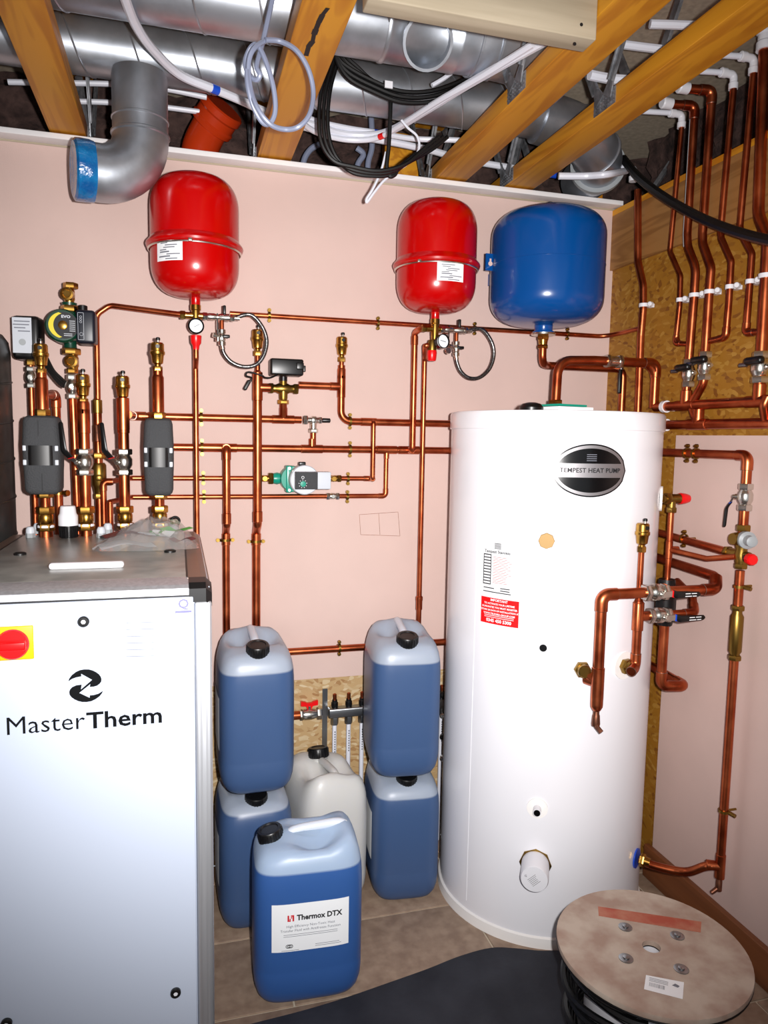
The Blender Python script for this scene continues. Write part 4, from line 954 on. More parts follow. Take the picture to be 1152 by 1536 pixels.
def ball_valve(p, axis, r, label, lever=None, face=V((0, -1, 0)), collar='red_plastic', l=.062, lv_m='black_plastic', grip=.075, gw=.010, m='chrome', cat='valve'):
    p = V(p); a = V(axis).normalized(); t = thing('ball_valve', label, cat, p); R = r*1.6; s = p-a*l/2
    nut(t, s, a, R, l*.22, m); nut(t, s+a*l*.78, a, R, l*.22, m)
    obj('valve_body', G().lathe(s+a*l*.2, a, [(0, R*.72), (l*.05, R*.75), (l*.12, R*.9), (l*.20, R*1.0), (l*.40, R*1.0), (l*.48, R*.9), (l*.55, R*.75), (l*.6, R*.72)], 24), m, t)
    f = V(face).normalized(); obj('stem', G().lathe(p, f, [(0, r*.62), (R*1.25, r*.62), (R*1.25, r*.45), (R*1.55, r*.45)], 14), m, t)
    if lever is not None:
        q = p+f*R*1.4; pts = [q+V(d) for d in lever]
        side = (pts[-1]-pts[0]).normalized().cross(f).normalized()
        def strip(ps, w0, th, mm, nm, par):
            g_ = G(); rings = []
            for i, x in enumerate(ps):
                ww = w0; rings.append([x+side*ww-f*th, x+side*ww+f*th, x-side*ww+f*th, x-side*ww-f*th])
            return obj(nm, g_.loft(rings), mm, par)
        lo = strip(pts[:2], gw*.8, .0015, m, 'lever_arm', t)
        obj('lever_nut', G().hexa(q-f*.001, f, r*.42, .006), m, t)
        d = (pts[2]-pts[1]).normalized()
        strip([pts[1]-(pts[1]-pts[0])*.12, pts[1]+d*.004], gw*.9, .002, collar, 'collar', t)
        gp = pts[1:]
        gg = G(); rings = []
        path = fillet(gp, .02, 4) if len(gp) > 2 else gp
        for i, x in enumerate(path):
            ww = gw*(1.0 if i < len(path)-1 else .7); rings.append([x+side*ww*math.cos(q_)+f*.0045*math.sin(q_) for q_ in [2*math.pi*k/12 for k in range(12)]])
        x = path[-1]+(path[-1]-path[-2]).normalized()*.004; rings.append([x+side*gw*.35*math.cos(q_)+f*.003*math.sin(q_) for q_ in [2*math.pi*k/12 for k in range(12)]])
        lg = obj('lever_grip', gg.loft(rings), lv_m, t)
        if gw > .0102:
            gl_ = G(); a0, a1 = path[-2], path[-1]; dd_ = (a1-a0)
            for r_, (s0, s1) in ((.35, (.30, .62)), (.35, (.66, .85)), (-.35, (.30, .55)), (-.35, (.60, .85))):
                q0_ = a0+dd_*s0+side*gw*r_+f*.0047; q1_ = a0+dd_*s1+side*gw*r_+f*.0047; e_ = side*.0011
                gl_.add([q0_-e_, q0_+e_, q1_+e_, q1_-e_], [(0, 1, 2, 3)])
            obj('grip_print', gl_, 'paper', t)
    return t
R15, R22, R28, R35 = .0082, .0122, .0150, .0165
DNV = V((0, 0, -1))

# ================================================================== back wall runs
yw = 2.418
# A: top run, left riser over to the first vessel
zA = atY(215, 459, yw).z
tA, pA = pipe_run('slim copper pipe arching from the brass filter to the red vessel by the duct elbow', [atY(147, 612, 2.34), atY(144.5, 472, 2.34), atY(165, 458, 2.34), V((v1x-.03, vy, zbot-.052))], R15, .03, do_snap=False)
# A2: top run behind vessels
zz = atY(600, 486, yw).z
tB, pB = pipe_run('slim copper pipe crossing the wall behind both red vessels', [V((atY(345, 468, yw).x, yw, zz)), V((atY(905, 504, yw).x, yw, zz)), atX(930, 500, 1.545-.0), atX(962, 492, 1.535)], R15, .06, do_snap=False)
wall_clip(404, 473, yw, R15, 'brass clip on the top pipe beside the hose round an air vent'); wall_clip(567, 485, yw, R15, 'brass clip on the top pipe above the air vent by the valve motor')
wall_clip(712, 493, yw, R15, 'brass clip on the top pipe behind the hose next to the blue vessel'); wall_clip(851, 501, yw, R15, 'brass clip on the top pipe beside the neck of the blue vessel')
# P1 left part
yp1 = 2.413
z1 = atY(330, 627, yp1).z
def X(px, py, y=yp1): return atY(px, py, y).x
t1 = thing('copper_pipe', 'copper pipe from a lever valve riser to the chrome bypass valve', 'pipe', V((X(205, 624), yp1, z1)))
xs = X(200, 624)
add_pipe(t1, [V((xs-.005, 2.24, z1+.0)), V((xs, yp1, z1)), V((X(452, 631), yp1, z1))], R22, elbows=(1,))
tee(t1, V((X(425, 630), yp1, z1)), EX, EZ, R22); sleeve(t1, V((X(232, 625), yp1, z1)), EX, R22, .04)
# P1 right with up-leg
z1b = atY(600, 634, yp1).z; x5 = X(512, 585)
t2 = thing('copper_pipe', 'copper pipe dropping from a brass air vent and turning to pass behind the white cylinder', 'pipe', V((x5, yp1, z1b)))
zt_ = atY(512, 580, yp1).z
add_pipe(t2, [V((x5, yp1, atY(512, 548, yp1).z)), V((x5, yp1, z1b)), V((X(690, 636), yp1, z1b))], R22, .035)
tee(t2, V((x5, yp1, zt_)), EZ, -EX, R22); obj('reducer', G().lathe((x5, yp1, atY(512, 568, yp1).z), EZ, [(0, R22*1.16), (.03, R22*1.16), (.038, R15*1.3), (.042, R15)], 18), 'copper', t2)
add_pipe(t2, [V((x5, yp1, atY(512, 560, yp1).z)), V((x5, yp1, atY(512, 541, yp1).z))], R15)
add_pipe(t2, [V((x5, yp1, zt_)), V((X(448, 580), yp1, zt_))], R22)
sleeve(t2, V((X(553, 633), yp1, z1b)), EX, R22, .055)
air_vent(V((x5, yp1, atY(512, 543, yp1).z)), 'brass air vent on the pipe beside the black valve motor')
wall_clip(525, 632, yp1, R22, 'brass clip where the air vent pipe turns toward the white cylinder')
# P2
z2 = atY(480, 673.5, yp1).z
t3 = thing('copper_pipe', 'long copper pipe with several tees crossing the wall below the motorised valve', 'pipe', V((X(262, 669), yp1, z2)))
add_pipe(t3, [V((X(225, 669), yp1, z2)), V((X(700, 677), yp1, z2))], R22)
for px in (468, 580): tee(t3, V((X(px, 673), yp1, z2)), EX, EZ if px == 468 else DNV, R22, R15 if px != 468 else R22*.8)
sleeve(t3, V((X(318, 671), yp1, z2)), EX, R22, .07); sleeve(t3, V((X(610, 675), yp1, z2)), EX, R22, .06)
wall_clip(302, 626, yp1, R22, 'brass clip on the bypass pipe beside the thin vertical drain pipe'); wall_clip(303, 671, yp1, R22, 'brass clip on the long pipe beside the thin vertical drain pipe'); wall_clip(525, 674, yp1, R22, 'brass clip on the long pipe under the chrome bypass valve')
# bypass valve between P1 and P2
pv = V((X(470, 632), yp1, z1)); bv_ = thing('bypass_valve', 'chrome angle bypass valve with black knob linking two pipes', 'valve', pv)
nut(bv_, pv-EX*.034, EX, .0165, .014, 'chrome'); obj('valve_body', G().lathe(pv-EX*.022, EX, [(0, .010), (.014, .010), (.018, .014), (.03, .014), (.034, .011), (.05, .010)], 20).lathe(pv, DNV, [(0, .012), (.03, .011)], 20).lathe(pv, V((0, -1, 0)), [(0, .010), (.014, .010), (.016, .007)], 16), 'chrome', bv_)
nut(bv_, pv-EZ*.042, EZ, .0165, .014, 'chrome'); nut(bv_, pv+EX*.018, EX, .012, .010, 'chrome')
obj('knob', G().lathe(pv+EX*.028, EX, [(0, .006), (.004, .008), (.028, .0075), (.03, .004)], 14), 'black_plastic', bv_)
add_pipe(t3, [V((pv.x, yp1, z1-.034)), V((pv.x, yp1, z2))], R22*.82)
# E, F verticals to the buffer
yv = 2.372
def vert(px_top, py_top, px_bot, py_bot, y, r, label, **kw): pass
xe = atY(340, 720, yv).x
tE = thing('copper_pipe', 'short thick copper drop from the long pipe down behind the blue cans', 'pipe', V((xe, yv, .5)))
add_pipe(tE, [V((xe, yp1, z2)), V((xe, yv, z2)), V((xe, yv, atY(338, 786, yv).z)), V((xe, yp1+.005, atY(338, 800, yv).z)), V((xe, yp1+.005, .40))], R22, R22*1.6, elbows=(1,))
tee(t3, V((xe, yp1, z2)), EX, V((0, -1, 0)), R22)
sleeve(tE, V((xe, yv, atY(340, 778, yv).z)), EZ, R22, .035); sleeve(tE, V((xe, yp1+.005, atY(338, 812, yv).z)), EZ, R22, .04)
xf = atY(386.5, 700, yv).x
tF = thing('copper_pipe', 'tall thick copper riser topped by an air vent beside the motorised valve', 'pipe', V((xf, yv, .5)))
add_pipe(tF, [V((xf, yv, atY(386, 575, yv).z)), V((xf, yv, atY(386, 786, yv).z)), V((xf, yp1+.005, atY(385, 800, yv).z)), V((xf, yp1+.005, .40))], R28*.93, R22*1.6)
sleeve(tF, V((xf, yv, atY(386, 576, yv).z)), EZ, R28*.93, .075); sleeve(tF, V((xf, yv, atY(386, 775, yv).z)), EZ, R28*.93, .035); sleeve(tF, V((xf, yp1+.005, atY(384, 812, yv).z)), EZ, R28*.93, .04)
obj('reducer', G().lathe((xf, yv, atY(386, 559, yv).z), EZ, [(0, R28), (.004, R15*1.3), (.008, R15)], 18), 'copper', tF); add_pipe(tF, [V((xf, yv, atY(386, 562, yv).z)), V((xf, yv, atY(386, 528, yv).z))], R15)
zt3 = atY(386, 581, yv).z; tee(tF, V((xf, yv, zt3)), EZ, EX, R28*.93, R22)
air_vent(V((xf, yv, atY(386, 534, yv).z)), 'brass air vent half hidden by the loop of a braided hose')
for (px, py, nm) in ((338, 804, 'brass clip on the short thick drop below its offset'), (384, 806, 'brass clip on the tall thick riser below its offset')):
    wall_clip(px, py+6, yp1+.005, R22*1.15, nm, vertical=True)
# motorised three port valve
pm = V((atY(425, 580, 2.395).x, 2.395, zt3)); mv = thing('motorised_valve', 'brass three port valve with a black motor head on top', 'valve', pm)
comp(mv, pm-EX*.050, EX, R22*.95, .034, 'brass_dark') if False else None
nut(mv, pm-EX*.048, EX, .0185, .015, 'brass_dark'); nut(mv, pm+EX*.033, EX, .0185, .015, 'brass_dark'); nut(mv, pm-EZ*.050, EZ, .0185, .014, 'brass')
obj('valve_body', G().lathe(pm-EX*.036, EX, [(0, .013), (.012, .013), (.02, .017), (.05, .017), (.058, .013), (.07, .013)], 22).lathe(pm, DNV, [(0, .015), (.03, .014), (.038, .012)], 22).lathe(pm, EZ, [(0, .014), (.026, .012), (.03, .012)], 18), 'brass_dark', mv)
a, b = atY(406, 540, 2.37), atY(455, 564, 2.37)
obj('motor_neck', G().lathe(pm+EZ*.024, EZ, [(0, .013), (.014, .013)], 12), 'black_plastic', mv)
zc_ = (a.z+b.z)/2+.002; mh = obj('motor_head', G().box(((a.x+b.x)/2-.002, 2.385, zc_), (b.x-a.x, .07, a.z-b.z+.006), bev=.006), 'black_plastic', mv)
obj('head_cover', G().box((b.x-.014, 2.349, zc_+.004), (.024, .008, .022), bev=.003), 'black_plastic', mv)
obj('manual_lever', G().box((b.x+.003, 2.37, zc_-.002), (.008, .010, .020), bev=.002), 'black_plastic', mv)
obj('cable', G().tube(smooth_path([V((a.x+.02, 2.35, b.z)), V((a.x-.004, 2.335, b.z-.012)), V((a.x-.022, 2.34, b.z-.012)), V((xf+.01, 2.345, b.z-.006)), V((xf-.03, 2.35, b.z+.004)), V((xf-.038, 2.352, b.z-.008)), V((xf-.02, 2.355, b.z-.014)), V((xf-.028, 2.36, b.z-.03)), V((xf-.034, 2.36, b.z-.04))], 5), .003, n=7), 'black_rubber', mv)
obj('cable_bundle', G().box(V((xf-.034, 2.362, b.z-.036)), (.012, .012, .035), Matrix.Rotation(.5, 3, 'Y'), bev=.004), 'black_rubber', mv)
add_pipe(t2, [V((X(449, 580), yp1, zt_)), V((pm.x+.04, 2.395, zt3))], R22) if False else None
add_pipe(t1, [V((X(425, 630), yp1, z1)), V((pm.x, 2.395, zt3-.045))], R22)
add_pipe(tF, [V((xf, yv, zt3)), V((pm.x-.045, 2.395, zt3))], R22)
# P3 with teal pump, P4
y15 = 2.424
z3 = atY(440, 717.5, y15).z; z4 = atY(400, 744.8, y15).z
xl = atY(196, 716, y15).x
t5 = thing('copper_pipe', 'slim copper pipe running from the risers into the teal pump', 'pipe', V((xl, y15, z3)))
add_pipe(t5, [V((atY(164, 728, 2.31).x, 2.31, z3-.004)), V((xl, y15, z3)), V((atY(400, 717, y15).x, y15, z3))], R15, .012)
add_pipe(t5, [V((atY(155, 740, 2.31).x, 2.31, .9)), V((atY(155, 728, 2.31).x, 2.31, z3-.004)), V((atY(164, 728, 2.31).x, 2.31, z3-.004))], R15*1.1, .012, elbows=(1,))
t6 = thing('copper_pipe', 'lowest slim copper pipe turning up into the long pipe by a chrome valve', 'pipe', V((xl, y15, z4)))
x6 = atY(579, 710, y15).x
add_pipe(t6, [V((atY(165, 753, 2.30).x, 2.30, z4-.004)), V((xl, y15, z4)), V((x6, y15, z4)), V((x6, y15, z2))], R15, .012, elbows=(2,))
add_pipe(t6, [V((atY(165, 760, 2.30).x, 2.30, .9)), V((atY(165, 753, 2.30).x, 2.30, z4-.003))], R15*1.1, .012)
x7 = atY(558, 680, y15-.012).x
t7 = thing('copper_pipe', 'slim copper pipe from the teal pump up to the pipe entering behind the cylinder', 'pipe', V((x7, y15, z3)))
add_pipe(t7, [V((atY(512, 717, y15).x, y15, z3)), V((x7, y15-.004, z3)), V((x7, y15-.004-.022, z3)), V((x7, y15-.026, z1b)), V((x7, yp1, z1b))], R15, .008, elbows=(1,))
for px, py, r, nm in ((305, 717, R15, 'brass clip on the teal pump pipe beside the thin vertical drain pipe'), (306, 745, R15, 'brass clip on the lowest slim pipe beside the thin vertical drain pipe'), (522, 718, R15, 'brass clip beside the grey end of the teal pump'), (521, 745, R15, 'brass clip beside the small chrome valve on the lowest slim pipe')): wall_clip(px, py, y15, r, nm)
p = V((atY(499, 745, y15).x, y15, z4)); sv = thing('isolating_valve', 'small chrome isolating valve in the lowest slim pipe', 'valve', p)
nut(sv, p-EX*.022, EX, .0125, .011, 'chrome'); nut(sv, p+EX*.011, EX, .0125, .011, 'chrome'); obj('valve_body', G().lathe(p-EX*.011, EX, [(0, .009), (.006, .011), (.016, .011), (.022, .009)], 16).lathe(p, V((0, -1, 0)), [(0, .006), (.0125, .006)], 12), 'chrome', sv)
# teal pump
pp_ = V((atY(447, 718, 2.40).x, 2.40, z3)); pu = thing('circulating_pump', 'teal circulating pump with grey control box on the slim pipe', 'pump', pp_)
def PX(px): return atY(px, 718, 2.39).x
nut(pu, V((PX(404), 2.42, z3)), EX, .021, .016, 'brass_dark'); nut(pu, V((PX(486), 2.42, z3)), EX, .019, .014, 'brass_dark')
for px in (398, 502):
    q = V((PX(px), 2.42, z3)); obj('isolator_body', G().lathe(q-EX*.014, EX, [(0, .011), (.028, .011)], 14).lathe(q, V((0, -1, 0)), [(0, .010), (.020, .010), (.021, .008), (.024, .008)], 16), 'brass', pu)
nut(pu, V((PX(509), 2.42, z3)), EX, .013, .012, 'brass')
obj('volute', G().lathe(V((PX(440), 2.435, z3)), V((0, -1, 0)), [(0, .036), (.01, .043), (.05, .043), (.056, .041)], 36).lathe(V((PX(411), 2.42, z3)), EX, [(0, .017), (.014, .020), (.026, .017), (.08, .017), (.14, .015)], 22).box(V((PX(433), 2.40, z3)), (.020, .05, .088), bev=.004), 'teal_paint', pu)
obj('stator_housing', G().lathe(V((PX(453), 2.385, z3)), V((0, -1, 0)), [(0, .048), (.05, .048), (.054, .045)], 40), 'pale_grey', pu)
cb = obj('control_box', G().box(V((PX(463), 2.316, z3+.0)), (PX(488)-PX(437), .04, .056), bev=.004), 'pale_grey', pu)
obj('control_panel', G().box(V((PX(452.5), 2.2945, z3)), (PX(470)-PX(437)-.001, .006, .055), bev=.002), 'epp', pu)
q = V((PX(447), 2.2912, z3-.010)); obj('dial', G().lathe(q, V((0, -1, 0)), [(0, .0095), (.006, .009), (.0065, .001)], 20), 'teal_paint', pu); gd = G()
for k in range(9): a_ = -1.2+k*.7; gd.box(q+V((math.cos(a_)*.0125, -.0003, math.sin(a_)*.0125)), (.002, .0006, .002))
gd.torus(q+V((0, .0002, .0205)), EY, .004, .0007, 14, 5); obj('dial_mark', gd, 'paper', pu)
obj('terminal_plug', G().box(V((PX(450), 2.35, z3+.052)), (.022, .02, .012), bev=.003), 'black_plastic', pu)
gd = G()
for s in (-1, 1): gd.lathe(V((PX(433), 2.374, z3+s*.036)), V((0, -1, 0)), [(0, .005), (.004, .005)], 8)
obj('flange_bolt', gd, 'chrome', pu)
# I: thin drain pipe from the first vessel
xi = atY(294.3, 650, 2.37).x; y_i = 2.335
xi = v1x-.0
tI, _ = pipe_run('thin vertical copper drain pipe below the red vessel by the duct elbow', [V((atY(294.3, 650, y_i).x, y_i, atY(294, 508, y_i).z)), V((atY(294.3, 650, y_i).x, y_i, .05))], R15)
xi = atY(294.3, 650, y_i).x
# vessel 1 manifold
def vessel_group(vx, px0, which, zbot_):
    y = vy; z_t = zbot_-.020; zc = zbot_-.052
    t = thing('filling_group', 'brass safety group with pressure gauge under the red vessel %s' % which, 'safety group', V((vx, y, zc)))
    obj('brass_body', G().lathe(V((vx, y, zc-.035)), EZ, [(0, .012), (.02, .013), (.05, .013), (.052, .0155), (.066, .0155)], 22).lathe(V((vx-.03, y, zc)), EX, [(0, .010), (.03, .010), (.06, .010)], 16), 'brass', t)
    nut(t, V((vx-.045, y, zc)), EX, .0135, .015, 'brass_dark')
    return t, zc
vg, zc1 = vessel_group(v1x, 293, 'by the duct elbow', zbot)
q = V((v1x, vy-.022, zc1-.034)); 
obj('gauge_case', G().lathe(q+V((0, .012, 0)), V((0, -1, 0)), [(0, .014), (.004, .0225), (.022, .0235), (.0235, .0225), (.022, .0185)], 32, False), 'gloss_black', vg)
gz = obj('gauge_dial', G().lathe(q+V((0, -.009, 0)), V((0, -1, 0)), [(0, .0190), (.0005, .0190)], 32), 'dial', vg)
obj('needle', G().box(q+V((.002, -.0102, .001)), (.018, .0008, .0014), Matrix.Rotation(-.5, 3, 'Y')), 'ink', vg)
obj('relief_cap', G().lathe(V((v1x, vy, zc1-.10)), EZ, [(0, .009), (.012, .0105), (.02, .0155), (.038, .0165), (.042, .0165)], 12), 'red_plastic', vg)
obj('drain_tail', G().tube([V((v1x, vy, zc1-.07)), V((v1x, vy, zc1-.125)), V((xi, y_i, zc1-.15)), V((xi, y_i, zc1-.18))], R15, .008, n=14), 'copper', vg)
vg2, zc2 = vessel_group(v2x, 650, 'next to the blue one', zbot+.004)
q = V((v2x+.012, vy-.030, zc2-.044))
obj('gauge_case', G().lathe(q+V((0, .014, 0)), V((.25, -1, .05)), [(0, .014), (.004, .0235), (.024, .0235), (.026, .022), (.0245, .0205)], 32, False), 'gloss_black', vg2)
obj('gauge_dial', G().lathe(q+V((.002, -.0085, 0)), V((.25, -1, .05)), [(0, .021), (.0005, .021)], 32), 'dial', vg2)
obj('needle', G().box(q+V((.002, -.0105, .001)), (.022, .0008, .0014), Matrix.Rotation(.25, 3, 'Y')), 'ink', vg2)
obj('relief_body', G().lathe(V((v2x-.008, vy, zc2-.07)), EZ, [(0, .015), (.02, .016), (.034, .012)], 20), 'brass_dark', vg2)
obj('relief_cap', G().lathe(V((v2x-.008, vy, zc2-.104)), EZ, [(0, .012), (.004, .0145), (.026, .0165), (.034, .015)], 12), 'red_plastic', vg2)
# filling loop with braided hose
def filling_loop(vx, zc, pts, label, hose_pts, bot):
    y = vy; t = thing('filling_loop', label, 'filling loop', V((vx+.06, y, zc)))
    nut(t, V((vx+.020, y, zc)), EX, .0125, .014, 'chrome'); obj('check_valve', G().lathe(V((vx+.032, y, zc)), EX, [(0, .0085), (.006, .0105), (.022, .0105), (.028, .0085), (.036, .0085), (.042, .0115), (.066, .0115), (.070, .0085)], 18), 'chrome', t)
    nut(t, V((vx+.102, y, zc)), EX, .0115, .012, 'chrome'); obj('handle', G().box(V((vx+.084, y-.003, zc+.022)), (.009, .014, .026), bev=.003), 'black_plastic', t); obj('handle_stem', G().cyl(V((vx+.084, y, zc)), V((vx+.084, y, zc+.014)), .004, 10), 'chrome', t)
    H_ = [atY(a, b, y) for a, b in hose_pts]; H_[0] = V((vx+.113, y, zc)); 
    obj('braided_hose', G().tube(smooth_path(H_, 7), .0062, n=12), 'braid', t)
    obj('hose_ferrule', G().lathe(H_[0]-EX*.004, EX, [(0, .0072), (.02, .0072)], 14), 'chrome', t); d = (H_[-2]-H_[-1]).normalized(); obj('hose_ferrule', G().lathe(H_[-1]-d*.004, d, [(0, .0072), (.018, .0072)], 14), 'chrome', t)
    b_ = H_[-1]; obj('lower_valve', G().lathe(b_-EZ*.002, EZ, [(0, .0115), (.010, .0115), (.012, .009), (.016, .011), (.030, .011), (.034, .009), (.036, .0115), (.046, .0115), (.048, .008)], 16), 'chrome', t)
    obj('lower_handle', G().box(b_+V((.012, -.010, .024)), (.022, .010, .010), bev=.003), 'black_plastic', t); obj('test_nipple', G().lathe(b_+V((-.010, -.003, .024)), V((-1, -.3, .2)), [(0, .006), (.010, .006), (.011, .008), (.018, .008)], 12), 'chrome', t)
    xx = b_.x+.002; obj('mains_tail', G().tube([b_+EZ*.046, b_+EZ*.085, V((b_.x, yw, b_.z+.088))], .0065, .008, n=12), 'copper', t)
    return t
filling_loop(v1x, zc1, None, 'braided filling loop hose curling round an air vent below a red vessel', [(358, 466), (375, 472), (392, 488), (400, 510), (396, 532), (384, 547), (365, 550), (347, 543), (336, 530), (333, 517)], None)
filling_loop(v2x, zc2, None, 'braided filling loop hose curling below the gap between red and blue vessels', [(708, 489), (722, 494), (736, 510), (741, 530), (735, 552), (720, 566), (704, 567), (692, 558), (686, 545), (684, 533)], None)
p = atY(330, 500, vy-.004); lk = thing('check_cap', 'small hanging chrome cap on a black strap by the hose round the air vent', 'cap', p); obj('strap', G().tube([atY(326, 470, vy-.006), atY(326, 490, vy-.006), atY(327, 505, vy-.006)], .002, n=6), 'black_rubber', lk); obj('cap_shell', G().lathe(atY(327, 512, vy-.006), EZ, [(0, .008), (.012, .008)], 12), 'chrome', lk)
lk = thing('check_cap', 'small hanging chrome cap on a black strap by the hose near the blue vessel', 'cap', atY(672, 528, vy-.004)); obj('strap', G().tube([atY(674, 488, vy-.006), atY(673, 510, vy-.006), atY(672, 520, vy-.006)], .002, n=6), 'black_rubber', lk); obj('cap_shell', G().lathe(atY(671, 527, vy-.012), V((.2, -1, .2)), [(0, .010), (.008, .010), (.008, .006)], 14), 'chrome', lk)
# J: pipes from the second vessel
yj = 2.375
xj = atY(621, 560, yj).x
tJ = thing('copper_pipe', 'copper drop from the red vessel next to the blue one down to the long pipe', 'pipe', V((xj, yj, z2)))
zj = zc2
add_pipe(tJ, [V((v2x-.03, vy, zc2)), V((xj, vy+.02, zc2)), V((xj, yj, zc2-.004)), V((xj, yj, z2+.0)), V((xj, yp1, z2))], R22*.86, .012, elbows=())
sleeve(tJ, V((xj, yj, zc2-.03)), EZ, R22*.86, .03); tee(t3, V((xj, yp1, z2)), EX, V((0, -1, 0)), R22, R22*.86)
xk = atY(633, 700, yj-.005).x; yk = yj-.008
tK = thing('copper_pipe', 'long thin copper drop from a red relief cap down behind a stacked can', 'pipe', V((xk, yk, .4)))
add_pipe(tK, [V((v2x-.02, vy, zc2-.055)), V((v2x-.032, vy, zc2-.055)), V((xk, yk, zc2-.09)), V((xk, yk, .40))], R15*1.05, .02)
obj('coupling', G().lathe(V((xk, yk, atY(629, 914, yk).z)), EZ, [(0, R22*.9), (.03, R22*.9), (.034, R22), (.045, R22), (.048, R15*1.1)], 18), 'copper', tK)
# K: low pipe behind the cans
zk = atY(555, 970, yp1).z
tL, _ = pipe_run('copper pipe low on the wall behind the top blue cans', [V((atY(400, 978, yp1).x-.15, yp1, zk)), V((atY(700, 960, yp1).x, yp1, zk))], R22)
wall_clip(509, 972, yp1, R22, 'brass clip on the low pipe between the two can stacks')
# pencil sketch on the plaster
gd = G()
def wl(a, b): return atY(a, b, YB-.0004)
for a, b, c_, d_ in ((539, 772, 597, 768), (539, 772, 541, 802), (541, 802, 600, 804), (568, 770, 570, 802), (597, 768, 600, 804)):
    p, q = wl(a, b), wl(c_, d_); n_ = (q-p).normalized(); s_ = V((-n_.z, 0, n_.x))*.0006; gd.add([p-s_, p+s_, q+s_, q-s_], [(0, 1, 2, 3)])
obj('pencil_mark', gd, 'copper_dull', wb)

# ================================================================== risers on the heat pump
yr = 2.185
def riser(px, py_mid, parts, label, y=yr):
    x = atY(px, py_mid, y).x; return x
def zt(px, py, y=yr): return atY(px, py, y).z
def flow_riser(px, z_vent, z_box_t, z_box_b, which, boxw, py_mid=690):
    x = atY(px, py_mid, yr).x
    t = thing('flow_riser', 'thick copper riser carrying the %s black insulated flow block' % which, 'pipe', V((x, yr, HZ)))
    add_pipe(t, [V((x, yr, HZ)), V((x, yr, z_vent-.025))], R22*1.12)
    obj('red_stub', G().lathe(V((x, yr, HZ)), EZ, [(0, .018), (.02, .018)], 24), 'copper', t)
    fb = HZ+.016; comp(t, V((x, yr, fb)), EZ, .0142, .068)
    obj('tape_wrap', G().lathe(V((x, yr, fb+.010)), EZ, [(0, .022), (.004, .0225), (.007, .021)], 20), 'white_plastic', t)
    obj('sleeve', G().lathe(V((x, yr, z_box_t)), EZ, [(0, R28*1.1), (z_vent-z_box_t-.045, R28*1.1), (z_vent-z_box_t-.035, R15*1.5), (z_vent-z_box_t-.03, R15*1.1)], 22), 'copper', t)
    nut(t, V((x, yr, z_box_t-.004)), EZ, .0205, .022)
    nut(t, V((x, yr, z_box_b-.012)), EZ, .022, .014)
    h = z_box_t-z_box_b; c_ = V((x, yr, (z_box_t+z_box_b)/2)); rings = []
    for f, sx in ((0, .72), (.03, .90), (.07, .97), (.3, 1.0), (.36, 1.02), (.64, 1.04), (.7, 1.02), (.93, .97), (.975, .90), (1.0, .74)):
        z = z_box_b+h*f; a = boxw/2*sx; b = .052*sx
        rings.append([V((x+a*math.copysign(abs(math.cos(q))**.45, math.cos(q)), yr+b*math.copysign(abs(math.sin(q))**.45, math.sin(q)), z)) for q in [2*math.pi*k/32 for k in range(32)]])
    bx_ = obj('insulation_shell', G().loft(rings), 'epp', t)
    zm = z_box_b+h*.50; hw = h*.125
    obj('window_barrel', G().loft([[V((x+boxw*.385*math.copysign(abs(math.cos(q))**.35, math.cos(q)), yr-.010+.049*math.copysign(abs(math.sin(q))**.6, math.sin(q)), z)) for q in [2*math.pi*k/32 for k in range(32)]] for z in (zm-hw, zm+hw)]), 'window_black', t)
    for s in (-1, 1):
        for s2 in (-1, 1): obj('latch', G().box(V((x+s*boxw*.42, yr-.045, zm+s2*hw*.72)), (.009, .012, hw*.55), bev=.002), 'pale_grey', t)
    obj('mould_seam', G().box(V((x-.004, yr-.0525, z_box_t-h*.16)), (.0015, .004, h*.2)), 'ink', t); obj('mould_seam', G().box(V((x+.002, yr-.0525, z_box_b+h*.16)), (.0015, .004, h*.22)), 'ink', t)
    air_vent(V((x, yr, z_vent-.03)), 'brass air vent above the %s black insulated flow block' % which)
    return x
x1 = flow_riser(66, zt(60, 545), zt(63, 624), zt(70, 740), 'wide', .094)
x6r = flow_riser(238.5, zt(235, 542), zt(237, 628), zt(240, 742), 'narrow', .080)
def valve_riser(px, which, zv_top, py_v, py_pipe_top, lever_label):
    x = atY(px, 690, yr).x
    t = thing('return_riser', 'thick copper riser with a chrome lever valve, %s' % which, 'pipe', V((x, yr, HZ)))
    add_pipe(t, [V((x, yr, HZ)), V((x, yr, zv_top-.04))], R28)
    fb = HZ+.016; comp(t, V((x, yr, fb)), EZ, .0142, .068); obj('tape_wrap', G().lathe(V((x, yr, fb+.012)), EZ, [(0, .022), (.004, .0225), (.007, .021)], 20), 'white_plastic', t)
    obj('sleeve', G().lathe(V((x, yr, zt(px, 650))), EZ, [(0, R28), (.001, R28*1.13), (zt(px, 606)-zt(px, 650), R28*1.13), (zt(px, 602)-zt(px, 650), R28)], 22), 'copper', t)
    obj('reducer', G().lathe(V((x, yr, zv_top-.056)), EZ, [(0, R28*1.13), (.012, R28*1.13), (.022, R15*1.35), (.03, R15*1.35), (.032, R15)], 22), 'copper', t)
    zv = zt(px, py_v)
    ball_valve(V((x, yr, zv)), EZ, R28*.95, lever_label, lever=[V((0, 0, 0)), V((-.014, -.006, .012)), V((-.030, -.014, .032)), V((-.036, -.014, .105))], face=V((-.55, -.83, 0)), collar='red_plastic', l=.074, gw=.010)
    air_vent(V((x, yr, zv_top-.03)), 'brass air vent on the riser %s' % which)
    return x, t
x3, t_r3 = valve_riser(127, 'between the green pump and the brass filter', zt(125, 590), 693, 0, 'chrome ball valve with black lever on the riser below the green pump')
